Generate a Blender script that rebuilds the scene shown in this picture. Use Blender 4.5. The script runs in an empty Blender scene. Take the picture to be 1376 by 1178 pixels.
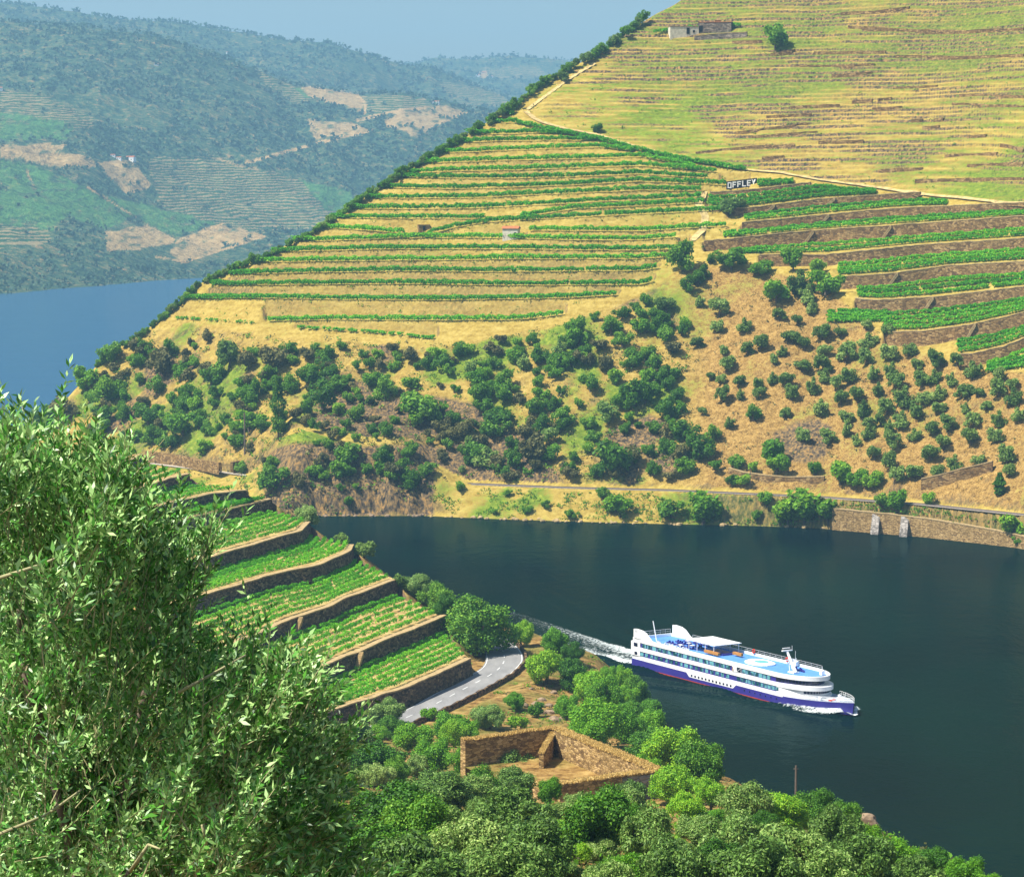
import bpy, bmesh, math, random
import numpy as np
random.seed(7); R_ = np.random.default_rng(7)
C = bpy.context.scene.collection
SC = bpy.context.scene
# ---------------------------------------------------------------- camera
W0, H0, F0, YH, HC = 1376.0, 1178.0, 3700.0, 260.0, 112.0   # photo size, focal length in its pixels, horizon row, eye height
PITCH = math.atan((H0/2 - YH)/F0)
cam_d = bpy.data.cameras.new("camera"); cam = bpy.data.objects.new("camera", cam_d); C.objects.link(cam)
cam_d.sensor_fit = 'HORIZONTAL'; cam_d.sensor_width = 36.0; cam_d.lens = 36.0*F0/W0
cam_d.clip_start = 0.5; cam_d.clip_end = 60000
cam.location = (0, 0, HC); cam.rotation_euler = (math.pi/2 - PITCH, 0, 0)
SC.camera = cam
# ---------------------------------------------------------------- light
SUN_EL, SUN_AZ = math.radians(56), math.radians(110)          # azimuth counted from +Y towards -X (sun high on the left)
sd = np.array([-math.sin(SUN_AZ)*math.cos(SUN_EL), math.cos(SUN_AZ)*math.cos(SUN_EL), math.sin(SUN_EL)])
w = bpy.data.worlds.new("World"); SC.world = w; w.use_nodes = True
nt = w.node_tree
sky = nt.nodes.new('ShaderNodeTexSky'); sky.sky_type = 'NISHITA'; sky.sun_disc = False
sky.sun_elevation = SUN_EL; sky.sun_rotation = -SUN_AZ; sky.altitude = 200; sky.air_density = 1.0; sky.dust_density = 1.8; sky.ozone_density = 2.2
bg = nt.nodes['Background']; bg.inputs['Strength'].default_value = 0.075
nt.links.new(sky.outputs[0], bg.inputs[0])
sun_d = bpy.data.lights.new("sun", 'SUN'); sun_d.energy = 5.0; sun_d.angle = math.radians(0.5); sun_d.color = (1.0, 0.96, 0.86)
sun = bpy.data.objects.new("sun", sun_d); C.objects.link(sun)
sun.rotation_euler = (math.pi/2 - SUN_EL, 0, math.atan2(sd[0], -sd[1])); sun.location = (0, 0, 900)
vs = SC.view_settings; vs.view_transform = 'Standard'; vs.look = 'None'; vs.gamma = 1.0; vs.exposure = 0.80
cy = SC.cycles; cy.use_denoising = True; cy.max_bounces = 6; cy.diffuse_bounces = 2; cy.glossy_bounces = 2
cy.transmission_bounces = 3; cy.volume_bounces = 0; cy.transparent_max_bounces = 8; cy.caustics_reflective = False; cy.caustics_refractive = False
try: cy.denoiser = 'OPENIMAGEDENOISE'; cy.denoising_prefilter = 'ACCURATE'
except Exception: pass
# ---------------------------------------------------------------- pixel <-> world (photo pixels, used to lay the land out)
cP, sP = math.cos(PITCH), math.sin(PITCH)
def ray(x, y):
    a = (np.asarray(x, float) - W0/2)/F0; b = (H0/2 - np.asarray(y, float))/F0
    return a, cP + b*sP, -sP + b*cP
def at_h(x, y, h):                       # the point of a pixel's ray at height h
    dx, dy, dz = ray(x, y); t = (np.asarray(h, float) - HC)/dz
    return np.stack([dx*t, dy*t, HC + dz*t], -1)
def at_y(x, y, Y):
    dx, dy, dz = ray(x, y); t = Y/dy
    return np.stack([dx*t, dy*t, HC + dz*t], -1)
def proj(P):
    P = np.asarray(P, float); X, Y, Z = P[..., 0], P[..., 1], P[..., 2] - HC
    d = Y*cP - Z*sP
    return W0/2 + F0*X/d, H0/2 - F0*(Y*sP + Z*cP)/d
# ---------------------------------------------------------------- noise
_T = np.random.default_rng(3).random((256, 256))
def vn(x, y, s=0):
    x = np.asarray(x, float) + s*17.31; y = np.asarray(y, float) + s*9.77
    xi = np.floor(x).astype(int); yi = np.floor(y).astype(int); fx = x - xi; fy = y - yi
    fx = fx*fx*(3-2*fx); fy = fy*fy*(3-2*fy)
    g = lambda i, j: _T[(xi+i) & 255, (yi+j) & 255]
    return (g(0,0)*(1-fx)+g(1,0)*fx)*(1-fy) + (g(0,1)*(1-fx)+g(1,1)*fx)*fy
def fbm(x, y, o=4, s=0):
    r = 0; a = .5; n = 0
    for k in range(o):
        r = r + a*vn(np.asarray(x)*2**k, np.asarray(y)*2**k, s+k*3); n += a; a *= .5
    return r/n - .5
def sstep(a, b, x):
    t = np.clip((x-a)/(b-a), 0, 1); return t*t*(3-2*t)
# ---------------------------------------------------------------- objects
def link(o, parent=None):
    C.objects.link(o)
    if parent: o.parent = parent
    return o
def tag(o, label=None, cat=None, group=None, kind=None):
    if o is None: return None
    if label: o['label'] = label
    if cat: o['category'] = cat
    if group: o['group'] = group
    if kind: o['kind'] = kind
    return o
def empty(name, loc=(0,0,0), rz=0, label=None, cat=None, group=None):
    o = bpy.data.objects.new(name, None); link(o); o.location = loc; o.rotation_euler = (0,0,rz); o.empty_display_size = .5
    return tag(o, label, cat, group)
def mesh_np(name, V, Fq, mats, midx=None, smooth=False, parent=None, attrs=None):
    """V (n,3), Fq (m,k) one face size; returns a linked object"""
    me = bpy.data.meshes.new(name); V = np.asarray(V, np.float32); Fq = np.asarray(Fq, np.int32)
    k = Fq.shape[1]; m = len(Fq)
    me.vertices.add(len(V)); me.vertices.foreach_set('co', V.ravel())
    me.loops.add(m*k); me.loops.foreach_set('vertex_index', Fq.ravel())
    me.polygons.add(m); me.polygons.foreach_set('loop_start', np.arange(0, m*k, k, dtype=np.int32))
    me.polygons.foreach_set('loop_total', np.full(m, k, np.int32))
    for mt in (mats if isinstance(mats, (list, tuple)) else [mats]): me.materials.append(mt)
    if midx is not None: me.polygons.foreach_set('material_index', np.asarray(midx, np.int32))
    if smooth: me.polygons.foreach_set('use_smooth', np.ones(m, bool))
    for an, av in (attrs or {}).items():
        at = me.attributes.new(an, 'FLOAT_COLOR', 'POINT')
        at.data.foreach_set('color', np.concatenate([av, np.ones((len(av), 1))], 1).astype(np.float32).ravel())
    me.update(calc_edges=True); me.validate()
    return link(bpy.data.objects.new(name, me), parent)
def grid_faces(nr, nc):
    i = np.arange(nr*nc).reshape(nr, nc)
    return np.stack([i[:-1,:-1], i[:-1,1:], i[1:,1:], i[1:,:-1]], -1).reshape(-1, 4)
class MB:
    """collects faces of any size, builds ONE mesh object"""
    def __init__(s): s.v = []; s.f = []; s.m = []
    def add(s, vs, fs, m=0):
        b = len(s.v); s.v += [tuple(float(c) for c in p) for p in vs]
        s.f += [tuple(b+i for i in f) for f in fs]; s.m += [m]*len(fs)
    def box(s, c, d, rz=0, m=0, tilt=None):
        x, y, z = (q/2 for q in d); pts = []
        cr, sr = math.cos(rz), math.sin(rz)
        for k in (-1, 1):
            for i, j in ((-1,-1),(1,-1),(1,1),(-1,1)):
                px, py, pz = i*x, j*y, k*z
                if tilt: px, pz = px*math.cos(tilt)+pz*math.sin(tilt), -px*math.sin(tilt)+pz*math.cos(tilt)
                pts.append((c[0]+px*cr-py*sr, c[1]+px*sr+py*cr, c[2]+pz))
        s.add(pts, [(3,2,1,0),(4,5,6,7),(0,1,5,4),(1,2,6,5),(2,3,7,6),(3,0,4,7)], m)
    def prism(s, pts, z0, z1, m=0, mtop=None):
        n = len(pts); z0f = z0 if callable(z0) else (lambda p: z0); z1f = z1 if callable(z1) else (lambda p: z1)
        vs = [(p[0], p[1], z0f(p)) for p in pts] + [(p[0], p[1], z1f(p)) for p in pts]
        s.add(vs, [(i, (i+1) % n, n+(i+1) % n, n+i) for i in range(n)], m)
        s.add(vs, [tuple(range(n, 2*n))], m if mtop is None else mtop); s.add(vs, [tuple(range(n-1, -1, -1))], m)
    def tube(s, p, q, r, r2=None, n=6, m=0):
        p = np.array(p, float); q = np.array(q, float); d = q-p; L = np.linalg.norm(d); d /= max(L, 1e-9)
        u = np.cross(d, (0,0,1) if abs(d[2]) < .9 else (1,0,0)); u /= np.linalg.norm(u); v = np.cross(d, u)
        r2 = r if r2 is None else r2; vs = []
        for c, rr in ((p, r), (q, r2)):
            for k in range(n):
                t = 2*math.pi*k/n; vs.append(c + rr*(u*math.cos(t)+v*math.sin(t)))
        s.add(vs, [(k, (k+1) % n, n+(k+1) % n, n+k) for k in range(n)] + [tuple(range(n-1,-1,-1)), tuple(range(n, 2*n))], m)
    def path(s, pts, r, r2=None, n=6, m=0):
        r2 = r if r2 is None else r2; k = len(pts)-1
        for i in range(k): s.tube(pts[i], pts[i+1], r+(r2-r)*i/k, r+(r2-r)*(i+1)/k, n, m)
    def build(s, name, mats, parent=None, smooth=False):
        me = bpy.data.meshes.new(name); me.from_pydata(s.v, [], s.f)
        for mt in (mats if isinstance(mats, (list, tuple)) else [mats]): me.materials.append(mt)
        me.polygons.foreach_set('material_index', np.array(s.m, np.int32))
        if smooth: me.polygons.foreach_set('use_smooth', np.ones(len(s.f), bool))
        me.update(); return link(bpy.data.objects.new(name, me), parent)
# ---------------------------------------------------------------- materials
def new_mat(name, rough=.9, spec=.2):
    m = bpy.data.materials.new(name); m.use_nodes = True; n = m.node_tree
    b = n.nodes['Principled BSDF']; b.inputs['Roughness'].default_value = rough; b.inputs['Specular IOR Level'].default_value = spec
    return m, n, b
def nd(n, t, **kw):
    o = n.nodes.new(t)
    for k, v in kw.items():
        if k in o.inputs: o.inputs[k].default_value = v
        else: setattr(o, k, v)
    return o
def ramp(n, src, stops):
    r = n.nodes.new('ShaderNodeValToRGB'); n.links.new(src, r.inputs[0]); e = r.color_ramp.elements
    while len(e) < len(stops): e.new(.5)
    for el, (p, c) in zip(e, stops): el.position = p; el.color = (*c, 1) if len(c) == 3 else c
    return r.outputs[0]
def noise(n, scale, detail=4, rough=.55, stretch=(1,1,1), src=None, coord='pos'):
    mp = nd(n, 'ShaderNodeMapping'); mp.inputs['Scale'].default_value = stretch
    if src is None:
        src = n.nodes.new('ShaderNodeNewGeometry').outputs['Position'] if coord == 'pos' else n.nodes.new('ShaderNodeTexCoord').outputs['Object']
    n.links.new(src, mp.inputs[0])
    t = nd(n, 'ShaderNodeTexNoise', Scale=scale, Detail=detail, Roughness=rough); n.links.new(mp.outputs[0], t.inputs['Vector'])
    return t.outputs[0]
def mix(n, fac, a, b, mode='MIX'):
    x = n.nodes.new('ShaderNodeMix'); x.data_type = 'RGBA'; x.blend_type = mode
    for s, v in ((x.inputs[0], fac), (x.inputs[6], a), (x.inputs[7], b)):
        if hasattr(v, 'is_linked') or isinstance(v, bpy.types.NodeSocket): n.links.new(v, s)
        elif isinstance(v, (int, float)): s.default_value = v
        else: s.default_value = (*v, 1)
    return x.outputs[2]
def mth(n, op, a, b=0.0, clamp=False):
    x = n.nodes.new('ShaderNodeMath'); x.operation = op; x.use_clamp = clamp
    for s, v in ((x.inputs[0], a), (x.inputs[1], b)):
        if isinstance(v, bpy.types.NodeSocket): n.links.new(v, s)
        else: s.default_value = v
    return x.outputs[0]
def bump(n, b, src, strength=.5, dist=.3):
    x = nd(n, 'ShaderNodeBump', Strength=strength, Distance=dist); n.links.new(src, x.inputs['Height']); n.links.new(x.outputs[0], b.inputs['Normal'])
def simple(name, col, rough=.8, var=.15, scale=3, spec=.2, coord='pos'):
    m, n, b = new_mat(name, rough, spec)
    t = noise(n, scale, coord=coord)
    c = ramp(n, t, [(.3, tuple(q*(1-var) for q in col)), (.7, tuple(min(1, q*(1+var)) for q in col))])
    n.links.new(c, b.inputs['Base Color']); return m
def leaf_mat(name, dark, mid, light, trans=.3, rough=.6, scale=.25, spec=.25, per_tree=.45):
    """leaves: each leaf its own tone, clumps drifting slowly through the crown"""
    m, n, b = new_mat(name, rough, spec)
    g = n.nodes.new('ShaderNodeNewGeometry'); oi = n.nodes.new('ShaderNodeObjectInfo')
    f = mth(n, 'ADD', mth(n, 'MULTIPLY', g.outputs['Random Per Island'], 1-per_tree), mth(n, 'MULTIPLY', oi.outputs['Random'], per_tree))
    c = ramp(n, f, [(.1, dark), (.5, mid), (.92, light)])
    n.links.new(c, b.inputs['Base Color'])
    tr = n.nodes.new('ShaderNodeBsdfTranslucent'); n.links.new(mix(n, .5, c, light), tr.inputs[0])
    ms = n.nodes.new('ShaderNodeMixShader'); ms.inputs[0].default_value = trans
    n.links.new(b.outputs[0], ms.inputs[1]); n.links.new(tr.outputs[0], ms.inputs[2]); n.links.new(ms.outputs[0], n.nodes['Material Output'].inputs[0])
    return m
def stone_mat(name, base, dark, light, sx=1.2, sz=2.6, depth=.25):
    """dry-laid schist courses"""
    m, n, b = new_mat(name, .95, .1)
    pos = n.nodes.new('ShaderNodeNewGeometry').outputs['Position']
    mp = nd(n, 'ShaderNodeMapping'); mp.inputs['Scale'].default_value = (sx, sx, sz); n.links.new(pos, mp.inputs[0])
    v = nd(n, 'ShaderNodeTexVoronoi', Scale=1.0, Randomness=.9); v.feature = 'F1'; n.links.new(mp.outputs[0], v.inputs['Vector'])
    ve = nd(n, 'ShaderNodeTexVoronoi', Scale=1.0, Randomness=.9); ve.feature = 'DISTANCE_TO_EDGE'; n.links.new(mp.outputs[0], ve.inputs['Vector'])
    sep = n.nodes.new('ShaderNodeSeparateColor'); n.links.new(v.outputs['Color'], sep.inputs[0])
    c = ramp(n, sep.outputs[0], [(.1, dark), (.5, base), (.95, light)])
    c = mix(n, mth(n, 'MULTIPLY', ramp(n, noise(n, .22, 5), [(.42, (0,0,0)), (.66, (1,1,1))]), .55), c, tuple(q*.55 for q in base))
    e = ramp(n, ve.outputs['Distance'], [(0, (.3,.3,.3)), (.12, (1,1,1))])
    n.links.new(mix(n, .8, c, e, 'MULTIPLY'), b.inputs['Base Color']); bump(n, b, ve.outputs['Distance'], .6, depth)
    return m
# ================================================================ LAND: tables read off the photograph (photo pixels)
def I(tab, x):                                # piecewise linear through [(x, y), ...]
    t = np.array(tab, float); return np.interp(x, t[:, 0], t[:, 1])
def ang(x): return (np.asarray(x, float)-W0/2)/F0
def ang_tab(tab, h):                          # pixel polyline at height h -> (angle, distance)
    P = at_h([p[0] for p in tab], [p[1] for p in tab], h); return np.stack([P[:,0]/P[:,1], P[:,1]], -1)
RAIL = [(-260,596),(60,612),(200,622),(345,640),(580,648.5),(760,655.5),(900,659),(1100,668),(1240,678),(1376,692),(1600,722)]
SHORE = [(-260,690),(380,693),(570,693),(690,698),(860,703),(1000,706),(1130,710),(1290,716),(1345,728),(1376,737),(1600,765)]
SIL = [(-120,720),(30,604),(60,566),(95,532),(130,492),(160,468),(190,450),(240,409),(270,380),(300,368),(360,344),(420,313),(460,286),(530,240),(600,199),(640,174),(690,144),(720,118),(750,101),(800,73),(840,46),(870,24),(905,6),(1000,-60),(1100,-130),(1376,-330)]
ROWS = [  # hillside vine rows, bottom to top
 [(400,442),(500,448),(583,456)], [(360,433),(450,431),(600,432),(700,431),(757,424)], [(250,404),(330,402),(450,404),(600,405),(760,402),(828,398)],
 [(283,385),(400,384),(536,383),(672,385),(860,384),(876,380)], [(308,371),(400,368),(536,366),(672,367),(860,365),(882,362)],
 [(345,354),(400,353),(672,350),(860,349),(912,346)], [(365,341),(400,339),(536,336),(672,336),(860,338),(922,335)],
 [(385,326),(434,325),(552,321),(672,321),(773,324),(860,324),(908,320)], [(712,311),(860,312),(975,305)], [(400,307),(468,309),(543,315)],
 [(552,322),(610,307),(655,300),(740,295),(860,289),(972,284)], [(434,294),(536,295),(651,295)], [(699,293),(773,282),(860,278),(946,274)],
 [(451,282),(553,282),(638,281),(723,277),(807,272),(860,270),(942,266)], [(474,264),(488,268),(553,268),(638,267),(723,263),(860,257),(942,258)],
 [(492,253),(536,254),(617,255),(689,253),(773,250),(860,245),(976,250)], [(512,235),(543,240),(617,241),(689,241),(773,239),(860,235),(950,241)],
 [(549,234),(617,231),(689,230),(773,227),(860,224),(962,233)], [(537,224),(590,220),(672,217),(773,215),(860,212),(935,226)],
 [(564,204),(590,207),(644,205),(740,201),(807,199),(851,205)], [(578,195),(617,193),(672,191),(740,190),(811,190)],
 [(608,178),(638,182),(722,180),(773,183)], [(624,171),(651,166),(689,166),(726,175),(767,183),(807,191),(860,205),(910,216),(985,229),(1002,231)],
 [(657,149),(672,153),(690,156)], [(676,140),(688,139),(700,131)], ]
WALLS = [  # terrace walls right of the sign: lip polyline, wall height in pixels; top to bottom
 ([(954,259),(991,257.5),(1040,252),(1089,246)], 4), ([(956,279),(999,281),(1104,268),(1237,259)], 8),
 ([(997,300),(1092,291),(1197,281),(1376,273),(1480,268)], 11), ([(946,325),(1085,311),(1197,304),(1376,291),(1480,283)], 15),
 ([(1021,343),(1109,343),(1235,330),(1376,321),(1480,312)], 13), ([(1122,373),(1194,369),(1272,358),(1376,352),(1480,345)], 14),
 ([(1150,402),(1182,404),(1254,400),(1376,386),(1480,376)], 15), ([(1190,447),(1242,446),(1310,436),(1376,421),(1480,402)], 17),
 ([(1290,477),(1306,476),(1347,467),(1376,455),(1480,425)], 15), ]
LEDGES = [  # old dry walls on the upper slope: polyline, height px
 ([(1130,20),(1175,18),(1222,12)],6), ([(1140,38),(1220,43),(1290,45),(1376,41)],7), ([(1203,77),(1290,79),(1376,76)],6), ([(1068,90),(1140,90),(1175,88)],4),
 ([(1094,72),(1150,71),(1190,70)],4), ([(1118,103),(1150,101),(1172,99)],5), ([(1145,138),(1172,136)],5), ([(1180,136),(1198,134)],6), ([(1172,148),(1212,145)],5),
 ([(1225,163),(1240,162)],5), ([(1255,163),(1268,162)],6), ([(1240,172),(1262,171)],4), ([(1300,186),(1325,184)],6), ([(1345,196),(1376,203)],6),
 ([(1100,192),(1160,190)],4), ([(1024,214),(1054,212)],5), ([(1230,245),(1300,243),(1376,242)],7), ([(1180,230),(1240,227)],4), ([(1030,158),(1090,154)],4),
 ([(1062,145),(1128,142)],4), ([(935,206),(1010,198),(1068,196)],4), ([(1300,223),(1376,220)],4), ([(988,180),(1085,167)],4), ([(1010,185),(1098,178)],4),
 ([(1035,76),(1068,70)],7), ([(984,58),(1024,57)],5), ([(1270,210),(1340,207)],4), ([(1200,120),(1260,116)],3), ([(1280,140),(1376,144)],3), ([(1290,128),(1376,130)],3), ]
TRACK = [(696,150),(700,138),(706,150),(722,163),(760,174),(800,181),(850,196),(900,210),(960,222),(1000,229),(1045,232),(1100,242),(1180,253),(1240,262),(1300,268),(1376,276),(1470,284)]
# ---------------------------------------------------------------- the hill across the river, as a height field h(angle, distance)
AR = ang_tab(RAIL, 10.0); ASH = ang_tab(SHORE, 0.0)
PROF = [(0,0),(5,4.5),(60,38),(130,80),(260,150),(330,192),(500,298),(800,470),(1200,640)]
def hill_front(a, Y):
    yr = np.interp(a, AR[:,0], AR[:,1]); ys = np.minimum(np.interp(a, ASH[:,0], ASH[:,1]), yr-4.2)
    v = Y-yr-2.5
    up = 10 + I(PROF, np.maximum(v, 0))
    X = a*Y
    rel = sstep(5, 60, v)
    up = up + rel*(9*fbm(X/95+3, Y/95, 3, 1) + 3.2*fbm(X/28, Y/28, 3, 2)) 
    low = 10*np.clip((Y-ys)/np.maximum(yr-2.5-ys, .5), 0, 1)
    low = low + .9*fbm(X/5, Y/5, 3, 6)*sstep(0, 2.5, Y-ys)*sstep(0, 2.5, yr-2.5-Y)
    h = np.where(v > 0, up, low)
    h = np.where(Y < ys, -np.minimum((ys-Y)*.6, 8), h)
    # cliffs that run down into the water on the left
    xpix = a*F0*1.0 + W0/2
    cm = sstep(325, 400, xpix)*sstep(640, 520, xpix)
    dc = Y-ys + 7*fbm(X/9, Y/30, 3, 8)
    cl = np.interp(dc, [0, 3, 10, 16, 30, 60], [0, 7, 15, 22, 27, 34]) + 4*fbm(X/6, Y/6, 4, 9)*sstep(1, 6, dc)
    cl = h + (cl-h)*cm
    return np.where(Y > ys, np.maximum(h, cl), h)
NC_, NR_ = 460, 1500
cx_ = np.linspace(-150, 1500, NC_); ca = ang(cx_)
yv_ = np.concatenate([np.linspace(820, 1010, 330), np.linspace(1010.5, 1400, 1050), np.linspace(1401, 2100, 120)]); 
A2, Y2 = np.meshgrid(ca, yv_)
HF = hill_front(A2, Y2)
def visible_hit(H2, x, y, acol, yrow):        # first distance at which the pixel's ray meets the height field
    x = np.atleast_1d(np.asarray(x, float)); y = np.atleast_1d(np.asarray(y, float))
    dx, dy, dz = ray(x, y); a = dx/dy; sl = dz/dy
    fi = np.clip(np.interp(a, acol, np.arange(len(acol))), 0, len(acol)-1.001); i0 = fi.astype(int); t = fi-i0
    hh = H2[:, i0]*(1-t) + H2[:, i0+1]*t
    over = hh - (HC + yrow[:, None]*sl[None, :])
    k = np.argmax(over >= 0, axis=0); ok = over.max(axis=0) >= 0; k = np.clip(k, 1, len(yrow)-1)
    j = np.arange(len(x)); o0 = over[k-1, j]; o1 = over[k, j]; u = np.clip(-o0/np.where(np.abs(o1-o0) < 1e-9, 1, o1-o0), 0, 1)
    Yh = yrow[k-1] + u*(yrow[k]-yrow[k-1]); Yh = np.where(ok, Yh, np.nan)
    return np.stack([a*Yh, Yh, HC+sl*Yh], -1)
# left flank: the nose rounds off along the skyline
sx = np.array([p[0] for p in SIL], float); sy = np.array([p[1] for p in SIL], float)
def sil_y(x): return np.interp(x, sx, sy)
Psil = visible_hit(HF, cx_, sil_y(cx_)+3.0, ca, yv_)
YR_ = np.where(np.isnan(Psil[:,1]), 2100, Psil[:,1]); YR_ = np.maximum(YR_, np.interp(ca, AR[:,0], AR[:,1])+4)
YR_ = np.convolve(np.pad(YR_, 4, 'edge'), np.ones(9)/9, 'valid')
def rounded(HF):
    hr = np.array([np.interp(YR_[k], yv_, HF[:,k]) for k in range(NC_)])
    d = Y2 - YR_[None,:]; dd = np.clip(d, 0, 14)
    return np.where(d > 0, hr[None,:] + .5*dd - .05*dd*dd - .95*np.maximum(d-14, 0), HF)
HB = rounded(HF)                               # base hill before benches are cut
# benches: between two neighbouring rows of a column the ground first runs flat, then climbs a bank (or a wall)
def g_bench(t, flat=.5, gain=.12):
    return np.where(t < flat, gain*t/flat, gain + (1-gain)*np.clip((t-flat)/(.96-flat), 0, 1))
def hits_on(Hm, pts, n=None):
    p = np.array(pts, float); L = p[-1,0]-p[0,0]; n = n or max(3, int(abs(L)/3)+1)
    d = np.concatenate([[0], np.cumsum(np.hypot(*np.diff(p, axis=0).T))]); s = np.linspace(0, d[-1], n)
    x = np.interp(s, d, p[:,0]); y = np.interp(s, d, p[:,1]); P = visible_hit(Hm, x, y, ca, yv_)
    return P[~np.isnan(P[:,1])]
row_hits = [hits_on(HB, r) for r in ROWS]; wall_hits = [hits_on(HB, r) for r, _ in WALLS]
HILL = HB.copy()
for c in range(NC_):
    ev = []
    for k, P in enumerate(row_hits):
        a = P[:,0]/P[:,1]
        if len(P) > 1 and a[0]-.0012 <= ca[c] <= a[-1]+.0012: ev.append((float(np.interp(ca[c], a, P[:,1])), 0, 0))
    for k, P in enumerate(wall_hits):
        a = P[:,0]/P[:,1]
        if a[0] <= ca[c] <= a[-1]: ev.append((float(np.interp(ca[c], a, P[:,1])), 1, WALLS[k][1]))
    ev.sort(); 
    ev = [e for i, e in enumerate(ev) if i == 0 or e[0]-ev[i-1][0] > 2.5]
    if not ev: continue
    hcol = HB[:, c]
    if ev[0][1] == 1:                          # ground in front of the lowest wall drops by the wall height
        Y1, _, hp = ev[0]; hw = hp/F0*Y1/.98; i = (yv_ > Y1-9) & (yv_ <= Y1)
        HILL[i, c] -= hw*sstep(Y1-9, Y1-1.5, yv_[i])
    for (Ya, ka, _), (Yb, kb, hp) in zip(ev[:-1], ev[1:]):
        if Yb-Ya > 42: continue
        ha, hb = np.interp([Ya, Yb], yv_, hcol); i = (yv_ > Ya) & (yv_ <= Yb); t = (yv_[i]-Ya)/(Yb-Ya)
        if kb == 0: HILL[i, c] = ha + g_bench(t)*(hb-ha)
        else:
            hw = min(hp/F0*Yb/.98, (hb-ha)*.92)
            HILL[i, c] = ha + (hb-ha-hw)*t
# fine old terraces on the upper slope
X2 = A2*Y2; px2 = A2*F0+W0/2
track_y = np.interp(px2, [p[0] for p in TRACK[2:]], [p[1] for p in TRACK[2:]])
def img_y(A, Y, H): 
    Z = H-HC; return H0/2 - F0*(Y*sP + Z*cP)/(Y*cP - Z*sP)
iy2 = img_y(A2, Y2, HB)
up_m = sstep(-2, 7, track_y-iy2)*sstep(695, 730, px2)*(Y2 < YR_[None,:]+4)
st = 1.75; q = (HB + 3.0*fbm(X2/60, Y2/60, 2, 21) + .5*fbm(X2/12, Y2/12, 2, 22))/st; fr = q-np.floor(q)
smooth_patch = sstep(.02, .16, fbm(X2/60+9, Y2/60, 2, 25))
HILL = HILL + up_m*(np.where(fr < .62, .18*fr/.62, .18+.82*(fr-.62)/.38) - fr)*st*(1-.35*smooth_patch)
# rocky scrub zone roughness
scrub = sstep(0, 10, iy2 - np.interp(px2, [150,250,360,600,757,860,905,945,1100,1190,1300,1400],[452,428,448,462,432,392,362,350,372,456,490,500]))
scrub_m = scrub*(Y2 > np.interp(A2, AR[:,0], AR[:,1])+4)*(Y2 < YR_[None,:])
clf0 = sstep(335, 380, px2)*sstep(600, 560, px2)*sstep(590, 620, iy2)*sstep(0, 3, Y2-np.interp(A2, ASH[:,0], ASH[:,1]))*(Y2 < YR_[None,:])
HILL = HILL + clf0*(6*(np.abs(fbm(X2/5, Y2/16, 4, 36))-.1) + 2.5*fbm(X2/2.2, Y2/6, 3, 37))
HILL = HILL + scrub_m*(4.5*(np.abs(fbm(X2/14, Y2/14, 4, 31))-.12) + 2.2*(np.abs(fbm(X2/4.5, Y2/4.5, 3, 33))-.1))
HILL = HILL + .5*fbm(X2/3, Y2/3, 2, 41)*(1-up_m)*(Y2 > np.interp(A2, AR[:,0], AR[:,1])+3)*.6
def on_hill(x, y): return visible_hit(HILL, x, y, ca, yv_)
def hill_z(P):
    """height of the finished hill under points"""
    a = P[...,0]/P[...,1]; fi = np.clip(np.interp(a, ca, np.arange(NC_)), 0, NC_-1.001); fj = np.clip(np.interp(P[...,1], yv_, np.arange(len(yv_))), 0, len(yv_)-1.001)
    i = fi.astype(int); j = fj.astype(int); s = fi-i; t = fj-j
    return (HILL[j,i]*(1-s)+HILL[j,i+1]*s)*(1-t) + (HILL[j+1,i]*(1-s)+HILL[j+1,i+1]*s)*t
# land cover of the hill as a colour attribute: R green grass, G bare tan earth, B rock
green = np.zeros_like(HILL); tan = np.zeros_like(HILL); rock = np.zeros_like(HILL)
iyF = img_y(A2, Y2, HILL)
riser = up_m*(fr > .58)*np.clip(.55+2.2*fbm(X2/26, np.floor(q)*1.7+Y2/90, 3, 58), 0, .85)*(1-.5*smooth_patch)
green += up_m*np.clip(.36 + .9*fbm(X2/60, Y2/40, 3, 51) + 1.5*fbm(X2/14, np.floor(q)*1.3+Y2/40, 3, 59)*(fr < .62) + .45*sstep(1120, 1200, px2)*sstep(115, 60, iyF)*(smooth_patch+.5), 0, .85)
green += (1-up_m)*(1-scrub)*np.clip(-.05+.9*fbm(X2/30, Y2/20, 3, 52), 0, .5)
green += scrub_m*np.clip(.26+1.8*fbm(X2/16, Y2/16, 4, 53), 0, .9)*(.35+.65*sstep(960, 860, px2))
clf = sstep(335, 380, px2)*sstep(600, 560, px2)*sstep(585, 618, iyF + 14*fbm(X2/12, Y2/12, 3, 61)); clf = clf*(iyF < 696)*(Y2 > np.interp(A2, ASH[:,0], ASH[:,1])); rock += 1.3*clf; green *= 1-.7*clf
gv = np.zeros_like(HILL)
for k in range(1, 9):                          # vineyard soil on the walled terraces
    pass
tan += scrub_m*sstep(880, 1000, px2)*.9 + (1-scrub)*(1-up_m)*.15*(iyF > 400)
tan += scrub_m*.35
rock += scrub_m*np.clip(.12+2.0*fbm(X2/20+5, Y2/20, 4, 55), 0, 1)*(.35+.65*sstep(950, 850, px2))
rockz = [(360,640,45),(420,640,50),(480,640,50),(540,640,40),(880,575,26),(845,590,22),(690,640,70),(620,630,50),(560,560,50),(470,560,60),(900,620,30),(620,560,40),(1080,600,40),(1100,580,20)]
for rx, ry, rr in rockz: rock += 1.1*np.exp(-(((px2-rx)/rr)**2 + ((iyF-ry)/(rr*.6))**2)*1.2)*scrub_m
strip = (Y2 < np.interp(A2, AR[:,0], AR[:,1])-2.5)
green += strip*np.clip(.15+2*fbm(X2/14, Y2/10, 3, 57), 0, .8)
tan += strip*.1
rock += riser*1.1
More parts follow.
